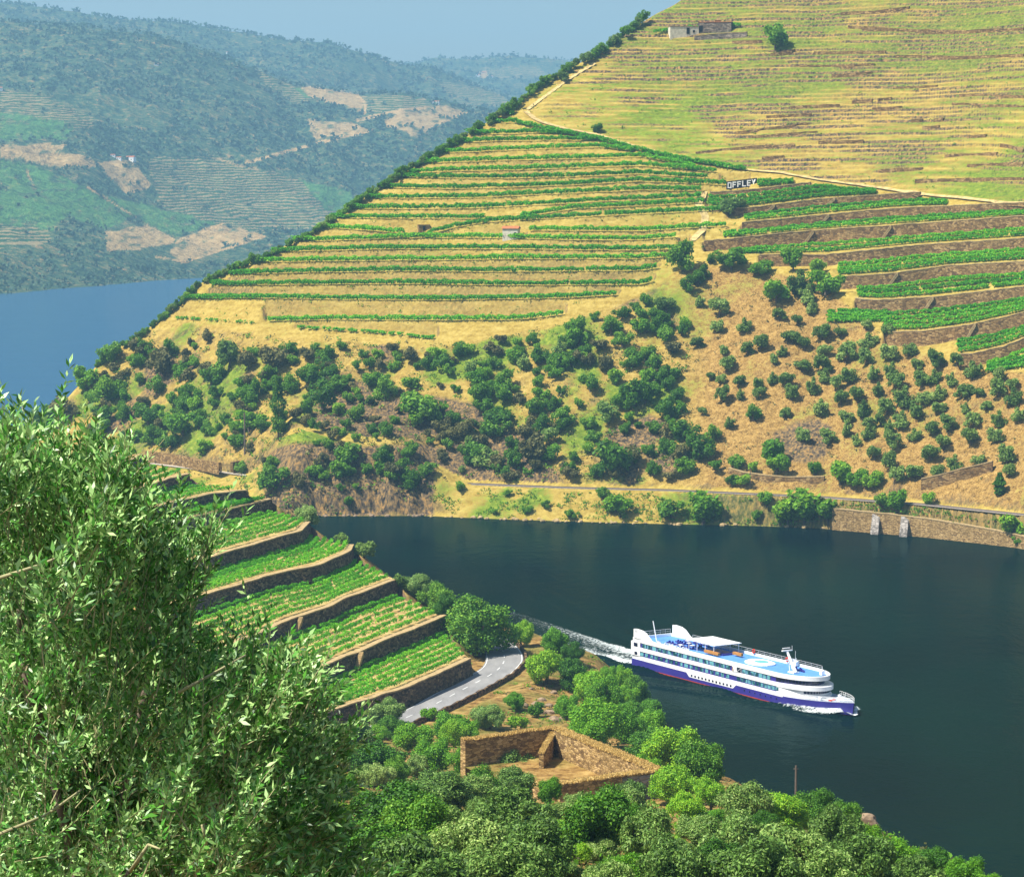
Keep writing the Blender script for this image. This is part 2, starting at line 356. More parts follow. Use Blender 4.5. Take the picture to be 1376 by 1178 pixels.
cov = np.stack([np.clip(green,0,1), np.clip(tan,0,1), np.clip(rock,0,1)], -1)
# ---------------------------------------------------------------- hill material
def hill_material():
    m, n, b = new_mat('dry_hillside', .95, .05)
    at = n.nodes.new('ShaderNodeAttribute'); at.attribute_name = 'cover'
    sp = n.nodes.new('ShaderNodeSeparateColor'); n.links.new(at.outputs['Color'], sp.inputs[0])
    n1 = noise(n, .09, 6, .65); n2 = noise(n, .55, 5, .7); n3 = noise(n, 2.2, 3, .7); nh = noise(n, .5, 4, .6, (.22,.22,1.6))
    grass = ramp(n, mth(n, 'ADD', mth(n, 'MULTIPLY', n2, .6), mth(n, 'MULTIPLY', nh, .4)), [(.28, (.17,.105,.02)), (.45, (.34,.24,.045)), (.6, (.47,.35,.085)), (.75, (.55,.46,.16))])
    gr = ramp(n, n2, [(.3, (.06,.11,.012)), (.55, (.17,.23,.022)), (.75, (.36,.36,.05))])
    tan = ramp(n, mth(n, 'ADD', mth(n, 'MULTIPLY', n2, .5), mth(n, 'MULTIPLY', n3, .5)), [(.37, (.07,.042,.014)), (.46, (.24,.14,.038)), (.56, (.38,.235,.07)), (.68, (.52,.36,.13))])
    vs = noise(n, .6, 5, .7, (1.6,1.6,.25))
    rk = ramp(n, vs, [(.34, (.018,.015,.014)), (.45, (.085,.062,.042)), (.54, (.20,.135,.06)), (.66, (.42,.23,.07))])
    c = mix(n, sp.outputs[1], grass, tan)
    gf = mth(n, 'MULTIPLY', mth(n, 'SUBTRACT', mth(n, 'ADD', sp.outputs[0], mth(n, 'MULTIPLY', n2, .8)), .58), 3.2, True)
    c = mix(n, gf, c, gr)
    ge = n.nodes.new('ShaderNodeNewGeometry'); sx = n.nodes.new('ShaderNodeSeparateXYZ'); n.links.new(ge.outputs['True Normal'], sx.inputs[0])
    steep = mth(n, 'MULTIPLY', mth(n, 'SUBTRACT', .72, sx.outputs[2]), 5.0, True)       # steep ground is bare rock and stone risers
    rf = mth(n, 'MULTIPLY', mth(n, 'SUBTRACT', mth(n, 'ADD', sp.outputs[2], mth(n, 'MULTIPLY', n1, .9)), .78), 4.0, True)
    rf = mth(n, 'MAXIMUM', rf, mth(n, 'MULTIPLY', steep, .7))
    c = mix(n, rf, c, rk)
    sc = ramp(n, n3, [(.62, (0,0,0)), (.7, (1,1,1))])
    c = mix(n, mth(n, 'MULTIPLY', sc, .5), c, (.13,.13,.025))                          # tufts and low weeds
    n.links.new(c, b.inputs['Base Color'])
    bump(n, b, mth(n, 'ADD', mth(n, 'MULTIPLY', n2, 1.0), mth(n, 'MULTIPLY', vs, .6)), .55, .9)
    return m
M = {}
M['hill'] = hill_material()
keep = np.ones(NR_, bool)
hill = mesh_np('terraced_hillside', np.stack([X2, Y2, HILL], -1).reshape(-1, 3), grid_faces(NR_, NC_), M['hill'], smooth=True, attrs={'cover': cov.reshape(-1, 3)})
tag(hill, kind='structure')
# ================================================================ FAR HILLS
def inpoly(px, py, poly):
    r = np.zeros(px.shape, bool); n = len(poly)
    for i in range(n):
        x1, y1 = poly[i]; x2, y2 = poly[(i+1) % n]
        c = ((y1 > py) != (y2 > py)) & (px < (x2-x1)*(py-y1)/((y2-y1) if y2 != y1 else 1e-9)+x1); r ^= c
    return r
def seg_d(px, py, pts):
    best = np.full(px.shape, 1e9)
    for (x1, y1), (x2, y2) in zip(pts[:-1], pts[1:]):
        L = (x2-x1)**2+(y2-y1)**2; t = np.clip(((px-x1)*(x2-x1)+(py-y1)*(y2-y1))/max(L, 1e-9), 0, 1)
        best = np.minimum(best, np.hypot(px-x1-t*(x2-x1), py-y1-t*(y2-y1)))
    return best
def far_material():
    m, n, b = new_mat('wooded_hills', .95, .05)
    at = n.nodes.new('ShaderNodeAttribute'); at.attribute_name = 'cover'
    sp = n.nodes.new('ShaderNodeSeparateColor'); n.links.new(at.outputs['Color'], sp.inputs[0])
    n1 = noise(n, .012, 6, .7); n2 = noise(n, .085, 4, .8)
    fo = ramp(n, mth(n, 'ADD', mth(n, 'MULTIPLY', n2, .7), mth(n, 'MULTIPLY', n1, .3)), [(.40, (.012,.035,.022)), (.49, (.05,.105,.05)), (.56, (.15,.16,.07)), (.64, (.40,.23,.10))])
    so = ramp(n, n2, [(.32, (.24,.15,.06)), (.5, (.52,.33,.13)), (.62, (.58,.40,.19)), (.72, (.16,.18,.05))])
    gr = ramp(n, n2, [(.35, (.03,.10,.03)), (.6, (.10,.26,.06)), (.7, (.2,.2,.08))])
    # vine terraces follow the contours: stripes by height
    ge = n.nodes.new('ShaderNodeNewGeometry'); sx = n.nodes.new('ShaderNodeSeparateXYZ'); n.links.new(ge.outputs['Position'], sx.inputs[0])
    zz = mth(n, 'ADD', mth(n, 'MULTIPLY', sx.outputs[2], .22), mth(n, 'MULTIPLY', n1, 4.0))
    fr = mth(n, 'FRACT', zz); stp = ramp(n, fr, [(.42, (1,1,1)), (.55, (0,0,0)), (.92, (0,0,0)), (1, (1,1,1))])
    c = mix(n, sp.outputs[0], fo, so); c = mix(n, sp.outputs[1], c, gr)
    vine = mix(n, stp, mix(n, n2, (.40,.28,.13), (.22,.20,.10)), (.03,.09,.03))
    c = mix(n, sp.outputs[2], c, vine)
    n.links.new(c, b.inputs['Base Color']); bump(n, b, n2, .8, 14)
    return m
M['far'] = far_material()
VINES = [[(200,213),(290,210),(330,225),(400,240),(440,262),(435,285),(410,305),(330,315),(270,300),(215,275),(205,240)],
         [(0,122),(60,130),(130,160),(125,172),(60,178),(0,186)], [(340,92),(400,118),(420,132),(400,140),(360,120)], [(445,130),(540,126),(600,138),(560,160),(500,150)],
         [(590,108),(660,122),(690,140),(640,146),(600,132)], [(0,290),(60,300),(70,325),(0,335)], [(430,270),(480,290),(440,320),(405,310)], [(640,92),(720,90),(740,100),(680,108)]]
GREENS = [[(0,215),(45,222),(118,252),(60,256),(20,262),(0,262)], [(50,258),(125,256),(182,288),(140,310),(80,284)], [(140,262),(200,275),(290,298),(236,320),(190,295)],
          [(0,262),(50,262),(90,290),(70,310),(0,300)], [(0,150),(100,165),(90,185),(0,190)], [(395,118),(450,122),(455,132),(410,130)], [(400,240),(470,255),(480,280),(440,285)]]
SOILS = [[(0,195),(90,193),(80,205),(122,210),(130,225),(60,222),(20,212),(0,212)], [(140,312),(200,303),(235,322),(230,330),(145,338)],
         [(235,325),(290,300),(345,312),(358,318),(310,330),(245,353),(230,340)], [(130,217),(180,216),(206,252),(170,262),(150,245)],
         [(400,115),(440,118),(480,128),(490,145),(440,140),(420,130)], [(520,150),(600,142),(632,150),(600,165),(560,185),(520,170)], [(410,160),(470,165),(500,176),(420,188)],
         [(640,98),(655,96),(660,104),(645,106)]]
ROADS = [[(330,218),(345,215),(400,200),(455,185),(500,175)], [(288,212),(318,222),(345,227)], [(118,252),(150,272),(182,292)], [(35,228),(45,250)], [(210,345),(250,352),(310,332),(356,318)],
         [(250,322),(300,300)], [(480,128),(492,140),(490,152)], [(480,162),(540,148),(600,143)]]
YSH = [(-150,402),(0,397),(61,390),(136,384),(210,377),(278,373),(400,368),(900,352)]
RG1 = [(-150,20),(0,28),(60,33),(110,36),(170,43),(220,52),(260,64),(300,78),(340,92),(370,105),(400,116),(440,120),(480,128),(540,125),(590,135),(632,147),(680,152),(800,165),(1000,180)]
RG3 = [(-150,-8),(0,3),(40,8),(90,15),(150,25),(200,29),(250,31),(300,40),(340,46),(390,55),(430,57),(470,66),(510,78),(540,87),(580,92),(620,108),(650,120),(690,135),(760,150),(1000,190)]
RG4 = [(-150,95),(400,95),(540,88),(563,85),(583,78),(637,80),(682,75),(740,79),(773,83),(830,95),(1000,100)]
def far_sheet(name, ybase, yridge, Y0, Y1, nr, relief, seed, tree=0.0):
    xs = np.arange(-150, 1001, 2.0); a = ang(xs)
    yb = np.interp(xs, *np.array(ybase).T) if isinstance(ybase, list) else np.full_like(xs, ybase)
    yr = np.interp(xs, *np.array(yridge).T)
    yr = yr + 1.6*fbm(xs/14, xs*0, 3, seed)*2 - tree*np.maximum(fbm(xs/3.0, xs*0+5, 2, seed+4), 0)*9
    t = np.linspace(0, 1, nr)[:, None]
    y0 = yb[None, :]; y1 = yr[None, :]
    if Y0 is None: Y0 = HC*F0/(yb-YH); Y0 = at_h(xs, yb, 0)[:, 1]
    Yg = Y0 + (Y1-Y0)*t**1.0 if np.ndim(Y0) else (Y0+(Y1-Y0)*t)*np.ones((1, len(xs)))
    yy = y0 + (y1-y0)*t
    P = at_y(np.broadcast_to(xs, yy.shape), yy, Yg)
    env = np.sin(np.pi*t)**.7
    P[..., 2] += env*relief*(fbm(P[...,0]/300, P[...,1]/420, 4, seed) + .25*fbm(P[...,0]/60, P[...,1]/60, 3, seed+1))
    # lee side
    lee = P[-1].copy(); lee[:, 1] += 500; lee[:, 2] -= 260
    P = np.concatenate([P, lee[None]], 0); nr += 1
    px, py = proj(P)
    jx = px + 11*fbm(px/16, py/12, 4, seed+7); jy = py + 8*fbm(px/16, py/12, 4, seed+8)
    cv = np.zeros(P.shape)
    for pl in VINES: cv[..., 2] = np.maximum(cv[..., 2], inpoly(jx, jy, pl))
    for pl in GREENS: cv[..., 1] = np.maximum(cv[..., 1], .8*inpoly(jx, jy, pl)); 
    for pl in SOILS: cv[..., 0] = np.maximum(cv[..., 0], .85*inpoly(jx, jy, pl))
    for rd in ROADS:
        r = seg_d(px+1.5*fbm(px/12, py/12, 2, 3), py, rd) < (2.2 if rd[0][0] > 300 else 1.4)
        cv[r] = (1, 0, 0)
    blob = np.clip(1.0 - 5*np.maximum(fbm(px/10, py/5, 3, seed+9)-.09, 0), 0, 1)[..., None]; cv *= blob
    cv[..., 1] *= 1-(cv[..., 0] > .5); cv[..., 2] *= (1-(cv[..., 0] > .5))*(1-(cv[..., 1] > .5))
    o = mesh_np(name, P.reshape(-1, 3), grid_faces(nr, len(xs)), M['far'], smooth=True, attrs={'cover': cv.reshape(-1, 3)})
    tag(o, kind='structure'); FARCOV.append((P, cv)); return o, P
FARCOV = []
_, PF1 = far_sheet('valley_hillside', YSH, RG1, None, 5400, 300, 110, 60)
_, PF2 = far_sheet('wooded_ridge', 190, RG3, 5700, 7200, 90, 120, 70, .3)
_, PF3 = far_sheet('distant_ridge', 170, RG4, 7600, 9300, 60, 120, 80, .3)
# ================================================================ RIVER
def water_mat():
    m, n, b = new_mat('river_water', .6, .0)
    ge = n.nodes.new('ShaderNodeNewGeometry'); sx = n.nodes.new('ShaderNodeSeparateXYZ'); n.links.new(ge.outputs['Position'], sx.inputs[0])
    reach = n.nodes.new('ShaderNodeMapRange'); n.links.new(sx.outputs[1], reach.inputs[0]); reach.inputs[1].default_value = 1000; reach.inputs[2].default_value = 1250   # upper reach: the blue of reflected sky is painted into the water colour
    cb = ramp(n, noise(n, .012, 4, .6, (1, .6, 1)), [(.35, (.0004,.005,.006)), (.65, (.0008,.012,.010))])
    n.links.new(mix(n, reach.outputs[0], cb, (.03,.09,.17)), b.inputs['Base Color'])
    n1 = noise(n, .9, 3, .6, (1, .55, 1)); n2 = noise(n, .22, 3, .6, (1, .6, 1)); n3 = noise(n, .02, 4, .6)
    hgt = mth(n, 'ADD', mth(n, 'MULTIPLY', n1, .35), n2)
    bm = nd(n, 'ShaderNodeBump', Distance=.55); n.links.new(hgt, bm.inputs['Height'])
    n.links.new(ramp(n, n3, [(.35, (.22,.22,.22)), (.7, (.65,.65,.65))]), bm.inputs['Strength']); n.links.new(bm.outputs[0], b.inputs['Normal'])
    # mirror layer: weak at steep angles, stronger at grazing ones, tinted by the green river, painted sky blue on the upper reach
    gl = nd(n, 'ShaderNodeBsdfGlossy', Roughness=.10); n.links.new(bm.outputs[0], gl.inputs['Normal'])
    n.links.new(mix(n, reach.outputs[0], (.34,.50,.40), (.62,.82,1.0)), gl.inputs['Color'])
    fz = nd(n, 'ShaderNodeFresnel', IOR=1.33); n.links.new(bm.outputs[0], fz.inputs['Normal'])
    ms = n.nodes.new('ShaderNodeMixShader'); n.links.new(mth(n, 'MULTIPLY', fz.outputs[0], .33, True), ms.inputs[0])
    n.links.new(b.outputs[0], ms.inputs[1]); n.links.new(gl.outputs[0], ms.inputs[2]); n.links.new(ms.outputs[0], n.nodes['Material Output'].inputs[0])
    return m
M['water'] = water_mat()
SHIP_S = np.array([33.2, 652.1]); SHIP_D = np.array([40.5, -67.1])/np.hypot(40.5, 67.1); SHIP_N = np.array([SHIP_D[1], -SHIP_D[0]])   # stern, heading, starboard
def wave_z(X, Y):
    """bow waves and wake of the ship"""
    s = (X-SHIP_S[0])*SHIP_D[0] + (Y-SHIP_S[1])*SHIP_D[1]; q = np.abs((X-SHIP_S[0])*SHIP_N[0] + (Y-SHIP_S[1])*SHIP_N[1])
    z = 0
    for s0, amp in ((76, .9), (50, .5), (18, .7), (-4, .4)):
        back = s0 - s; c = 2.0 + back*.30
        z = z + np.where(back > 0, amp*np.exp(-back/70)*np.exp(-((q-c)/2.2)**2)*np.cos((q-c)*.9), 0)
    back = -s; z = z + np.where(back > 0, .35*np.exp(-back/60)*np.exp(-(q/7)**2)*np.cos(back*.5), 0)
    return z
wx = ang(np.arange(-220, 1590, 6.0)); wy = np.concatenate([np.linspace(300, 1010, 500), np.geomspace(1012, 6500, 60)])
WA, WY = np.meshgrid(wx, wy); WX = WA*WY
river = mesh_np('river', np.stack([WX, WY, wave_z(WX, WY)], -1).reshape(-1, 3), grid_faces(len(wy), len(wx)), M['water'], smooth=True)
tag(river, kind='structure')
# river bed and low ground below everything
bed = mesh_np('ground', [(-4400,-250,-9),(4400,-250,-9),(4400,10300,-9),(-4400,10300,-9)], [(0,1,2,3)], simple('river_bed', (.10,.08,.05)))
tag(bed, kind='structure')
# ================================================================ HAZE
def haze():
    mb = MB(); mb.box((0, 5025, 355), (9000, 10650, 740)); m = bpy.data.materials.new('haze'); m.use_nodes = True; n = m.node_tree
    n.nodes.remove(n.nodes['Principled BSDF']); v = n.nodes.new('ShaderNodeVolumePrincipled')
    v.inputs['Color'].default_value = (.37, .72, 1.0, 1); v.inputs['Density'].default_value = 1.1e-4; v.inputs['Anisotropy'].default_value = .1
    n.links.new(v.outputs[0], n.nodes['Material Output'].inputs['Volume'])
    o = mb.build('haze', m); tag(o, kind='stuff'); return o
haze()
# ================================================================ NEAR BANK
EDGE = np.array([(8,8),(12,60),(17,100),(27,185),(31,250),(34,313),(26,400),(15.5,486),(10,560),(10,600),(-4,624),(-24,648),(-42,672),(-64,705),(-95,770)], float)
EH = np.array([104,91,81,66.5,53,40.5,27.5,15.5,13.6,13.6,13.4,13,13,13,12], float)
def road_pts(px): return at_h([p[0] for p in px], [p[1] for p in px], 14.4)
RL = road_pts([(470,986),(548,952),(599,923),(631,907),(648,897),(653,887),(651,876),(654,866),(664,858),(660,850),(630,843)])
RR = road_pts([(486,1004),(556,970),(607,948),(660,921),(688,905),(704,888),(702,876),(692,865),(678,856),(668,846),(630,838)])
RC = (RL+RR)/2
LIPS = [ (17.7, [(430,960),(542,925),(607,897),(631,885)]), (21.4, [(300,950),(422,901),(509,864),(599,828)]), (25.0, [(240,893),(342,854),(391,832),(444,815),(460,805),(534,779)]),
  (28.7, [(200,822),(318,787),(355,775),(428,760),(469,742),(474,733)]), (32.5, [(190,775),(306,742),(404,714),(415,702)]), (36.0, [(170,722),(253,697),(306,685),(364,671)]),
  (39.2, [(140,700),(235,675),(290,663),(332,659)]), (42.2, [(120,676),(206,650),(253,637)]), (45.0, [(60,668),(130,640),(190,612)]) ]
LW = []
for h, px in LIPS:
    P = at_h([p[0] for p in px], [p[1] for p in px], h); d = np.concatenate([[0], np.cumsum(np.linalg.norm(np.diff(P, axis=0), axis=1))]); s = np.linspace(0, d[-1], 41)
    Q = np.stack([np.interp(s, d, P[:, k]) for k in range(3)], -1)
    Q[:, :2] += .35*np.stack([fbm(s/6, s*0, 2, int(h)), fbm(s/6, s*0+4, 2, int(h))], -1); LW.append(Q)
back = LW[-1].copy(); back[:, :2] += (-14, 26)
LW.append(back)
PLATES = [(LIPS[k][0], np.concatenate([LW[k][:, :2], LW[k+1][::-1, :2]])) for k in range(len(LIPS))]
def dist_poly(X, Y, pts, closed=True):
    P = [tuple(p) for p in pts]
    return seg_d(X, Y, P + ([P[0]] if closed else []))
def near_h(X, Y):
    # signed distance to the bank edge, with the edge height at the nearest point
    best = np.full(X.shape, 1e9); sg = np.zeros(X.shape); he = np.zeros(X.shape)
    for i in range(len(EDGE)-1):
        (x1, y1), (x2, y2) = EDGE[i], EDGE[i+1]; L = (x2-x1)**2+(y2-y1)**2; t = np.clip(((X-x1)*(x2-x1)+(Y-y1)*(y2-y1))/L, 0, 1)
        d = np.hypot(X-x1-t*(x2-x1), Y-y1-t*(y2-y1)); s = (x2-x1)*(Y-y1)-(y2-y1)*(X-x1)
        i_ = d < best; best = np.where(i_, d, best); sg = np.where(i_, np.sign(s), sg); he = np.where(i_, EH[i]+(EH[i+1]-EH[i])*t, he)
    out = np.where(sg < 0, best, 0); inn = np.where(sg < 0, 0, best)
    k = np.interp(Y, [0, 60, 250, 400, 480, 520, 700], [.04, .05, .06, .01, .0, .10, .2])
    h = he + k*np.minimum(inn, 60) - .30*np.minimum(out, 8) - .85*np.maximum(out-8, 0)
    h = h + (2.2*fbm(X/18, Y/18, 3, 90) + .8*fbm(X/5, Y/5, 3, 91))
    return np.maximum(h, -8)
na = ang(np.arange(-170, 1560, 5.0)); ny = np.concatenate([np.geomspace(9, 300, 220), np.linspace(301, 780, 400)])
NA, NY = np.meshgrid(na, ny); NX = NA*NY
NH = near_h(NX, NY)
rd = dist_poly(NX, NY, RC[:, :2], False)
NH = np.where(rd < 7, 13.9, NH + (13.9-NH)*sstep(13, 7, rd)*(NY > 480))
inside = np.zeros(NX.shape, bool)
for k, (h, pl) in enumerate(PLATES): inside |= inpoly(NX, NY, [tuple(p) for p in pl])
for k, (h, pl) in enumerate(PLATES):
    sel = (NY > 470) & (NX > -150) & (NX < 40)
    d = dist_poly(NX[sel], NY[sel], pl); v = NH[sel]; ins = inside[sel]
    slope = 6.0 if k == 0 else .8
    v = np.where(ins, v, np.maximum(v, h-.4-slope*np.maximum(d, 0)*(1 if k == 0 else 1.0)))
    NH[sel] = v
NH = np.where(inside, np.minimum(NH, 12), NH)
fr_ = (dist_poly(NX, NY, LW[0][:, :2], False) < 9) & ~inside & (rd < 11)
NH = np.where(fr_, np.minimum(NH, 14.0), NH)
NH = np.where(rd < 4.8, 13.9, NH)
def on_near(x, y): return visible_hit(NH, x, y, na, ny)
def near_z(P):
    a = P[...,0]/P[...,1]; fi = np.clip(np.interp(a, na, np.arange(len(na))), 0, len(na)-1.001); fj = np.clip(np.interp(P[...,1], ny, np.arange(len(ny))), 0, len(ny)-1.001)
    i = fi.astype(int); j = fj.astype(int); s = fi-i; t = fj-j
    return (NH[j,i]*(1-s)+NH[j,i+1]*s)*(1-t) + (NH[j+1,i]*(1-s)+NH[j+1,i+1]*s)*t
def near_mat():
    m, n, b = new_mat('dry_bank', .95, .05)
    n2 = noise(n, .45, 6, .7); n1 = noise(n, .07, 4, .6); n3 = noise(n, 3.0, 3, .7)
    c = ramp(n, n2, [(.34, (.09,.05,.018)), (.48, (.32,.19,.06)), (.62, (.50,.34,.12)), (.75, (.6,.44,.18))])
    g = ramp(n, n1, [(.45, (0,0,0)), (.6, (1,1,1))]); c = mix(n, mth(n, 'MULTIPLY', g, .55), c, (.12,.17,.03))
    c = mix(n, mth(n, 'MULTIPLY', n3, .5), c, (.20,.12,.05), 'MULTIPLY')
    ge = n.nodes.new('ShaderNodeNewGeometry'); sx = n.nodes.new('ShaderNodeSeparateXYZ'); n.links.new(ge.outputs['True Normal'], sx.inputs[0])
    st = mth(n, 'MULTIPLY', mth(n, 'SUBTRACT', .66, sx.outputs[2]), 5.0, True)
    c = mix(n, st, c, (.16,.10,.06)); n.links.new(c, b.inputs['Base Color']); bump(n, b, n2, .7, .6); return m
M['near'] = near_mat()
bank = mesh_np('near_bank', np.stack([NX, NY, NH], -1).reshape(-1, 3), grid_faces(len(ny), len(na)), M['near'], smooth=True); tag(bank, kind='structure')
# ---------------------------------------------------------------- terraces: a level vineyard floor and a dry stone wall each
def soil_mat():
    m, n, b = new_mat('vineyard_soil', .95, .05); n2 = noise(n, .5, 6, .7)
    n.links.new(ramp(n, n2, [(.3, (.20,.12,.045)), (.5, (.40,.27,.10)), (.62, (.52,.38,.16)), (.72, (.20,.27,.04))]), b.inputs['Base Color']); bump(n, b, n2, .6, .3); return m
M['soil'] = soil_mat(); M['schist'] = stone_mat('schist_wall', (.16,.10,.055), (.05,.033,.025), (.32,.21,.11)); M['coping'] = simple('wall_coping', (.40,.285,.14), .95, .3, 1.5, .05)
def ribbon(name, L, Rr, mat, parent=None, z=0.0):
    n = len(L); V = np.concatenate([L, Rr]).astype(float); V[:, 2] += z
    F = [(i, n+i, n+i+1, i+1) for i in range(n-1)]
    return mesh_np(name, V, F, mat, parent=parent)
TERR_WORD = ['lowest', 'second', 'third', 'fourth', 'fifth', 'sixth', 'seventh', 'eighth', 'ninth']
def poly_normal(P):                           # horizontal unit normals of a polyline, pointing to the right of travel
    t = np.gradient(P[:, :2], axis=0); t /= np.linalg.norm(t, axis=1)[:, None]; return np.stack([t[:, 1], -t[:, 0]], -1)
for k, (h, pl) in enumerate(PLATES):
    A = LW[k].copy(); B = LW[k+1].copy(); A[:, 2] = h; B[:, 2] = h
    nB = poly_normal(B); B[:, :2] -= .6*nB
    u = np.linspace(0, 1, 9)[None, :, None]; G = A[:, None]*(1-u) + B[:, None]*u
    G[..., 2] += .25*fbm(G[...,0]/4, G[...,1]/4, 2, 5)*np.sin(np.pi*np.clip(u[...,0], 0, 1))
    o = mesh_np('terrace_floor', G.reshape(-1, 3), grid_faces(41, 9), M['soil'], smooth=True); tag(o, kind='structure')
    # wall under this lip
    hb = (PLATES[k-1][0] if k else 14.0) - .3
    nA = poly_normal(A); mb = MB(); cp = MB()
    for i in range(40):
        b0, b1 = A[i], A[i+1]; n0, n1 = nA[i], nA[i+1]
        f = lambda p, nn, d, z: (p[0]+nn[0]*d, p[1]+nn[1]*d, z)
        j0, j1 = (.5*float(fbm((i+q)/3.1, k*7.7, 3, k+2)) for q in (0, 1))
        mb.add([f(b0,n0,.9,hb), f(b1,n1,.9,hb), f(b1,n1,.25,h+.1+j1), f(b0,n0,.25,h+.1+j0), f(b0,n0,-.5,h+.1+j0), f(b1,n1,-.5,h+.1+j1), f(b0,n0,-.5,hb), f(b1,n1,-.5,hb)],
               [(0,1,2,3),(3,2,5,4),(4,5,7,6)])
        cp.add([f(b0,n0,.42,h+.05+j0), f(b1,n1,.42,h+.05+j1), f(b1,n1,.42,h+.33+j1), f(b0,n0,.42,h+.33+j0), f(b0,n0,-1.0,h+.33+j0), f(b1,n1,-1.0,h+.33+j1), f(b0,n0,-1.0,h-.1), f(b1,n1,-1.0,h-.1)],
               [(0,1,2,3),(3,2,5,4),(4,5,7,6)])
    e, nn = A[40], nA[40]
    cpo = [f(e,nn,.9,hb), f(e,nn,-.5,hb), f(e,nn,-.5,h+.1), f(e,nn,.25,h+.1)]; mb.add(cpo, [(0,1,2,3)])
    wo = empty('terrace_wall', tuple(A[20]*[1,1,0]+[0,0,hb]), 0, 'dark schist terrace wall with pale coping on the near bank, %s one up from the road' % (TERR_WORD[k] if k else 'lowest'), 'wall', 'dry stone walls of the near terraces')
    for nm, q, mt in (('wall_face', mb, M['schist']), ('coping', cp, M['coping'])):
        q.v = [(x-wo.location[0], y-wo.location[1], z-wo.location[2]) for x, y, z in q.v]; q.build(nm, mt, wo)
    # stone steps built into the wall
    STX = {1: (478,877), 2: (394,831)}
    if k in STX:
        P = at_h(*STX[k], h); i = int(np.argmin(np.hypot(A[:,0]-P[0], A[:,1]-P[1]))); t = (A[i+1]-A[i-1])[:2]; t /= np.linalg.norm(t); nn = nA[i]; sm = MB(); ns = 12
        for q in range(ns):
            z1 = h+.3-(h-hb-.2)*q/ns; c = A[i][:2] + nn*1.2 - t*(q*.30); sm.box((c[0]-wo.location[0], c[1]-wo.location[1], z1-.45-wo.location[2]), (.42, .9, .9), math.atan2(t[1], t[0]))
        sm.build('steps', M['coping'], wo)
# ---------------------------------------------------------------- the road round the point
def road_mat():
    m, n, b = new_mat('asphalt', .8, .2); n2 = noise(n, .35, 5, .6, (1,.3,1))
    n.links.new(ramp(n, n2, [(.3, (.20,.195,.19)), (.7, (.30,.29,.28))]), b.inputs['Base Color']); return m
M['road'] = road_mat(); M['paint'] = simple('road_paint', (.75,.75,.72), .7, .1, 2)
def smooth_line(P, n=90):
    d = np.concatenate([[0], np.cumsum(np.linalg.norm(np.diff(P, axis=0), axis=1))]); s = np.linspace(0, d[-1], n)
    Q = np.stack([np.interp(s, d, P[:, k]) for k in range(3)], -1)
    for _ in range(6): Q[1:-1] = .25*Q[:-2]+.5*Q[1:-1]+.25*Q[2:]
    return Q
rl, rr = smooth_line(RL), smooth_line(RR)
tag(ribbon('road', rl, rr, M['road']), kind='structure')
def across(t): return rl*(1-t) + rr*t
for t0 in (.035, .955):
    tag(ribbon('road_edge_marking', across(t0), across(t0+.018), M['paint'], z=.012), kind='structure')
cl0, cl1 = across(.49), across(.512)
mb = MB()
for i in range(0, 88, 5):
    mb.add([cl0[i], cl1[i], cl1[i+2], cl0[i+2]], [(0,1,2,3)])
mb.v = [(x, y, z+.014) for x, y, z in mb.v]; tag(mb.build('road_centre_marking', M['paint']), kind='structure')
# roadside retaining wall towards the river, with a low parapet
mb = MB(); nR = poly_normal(rr)
for i in range(89):
    p, q, n0, n1 = rr[i], rr[i+1], nR[i], nR[i+1]; g = lambda p, nn, d, z: (p[0]+nn[0]*d, p[1]+nn[1]*d, z)
    j0 = .12*math.sin(i*1.7); j1 = .12*math.sin((i+1)*1.7)
    mb.add([g(p,n0,1.3,9), g(q,n1,1.3,9), g(q,n1,.75,14.9+j1), g(p,n0,.75,14.9+j0), g(p,n0,.3,14.9+j0), g(q,n1,.3,14.9+j1), g(p,n0,.3,13.5), g(q,n1,.3,13.5)], [(0,1,2,3),(3,2,5,4),(4,5,7,6)])
tag(mb.build('roadside_wall', M['schist']), 'dark stone retaining wall with low parapet along the river side of the road', 'wall')
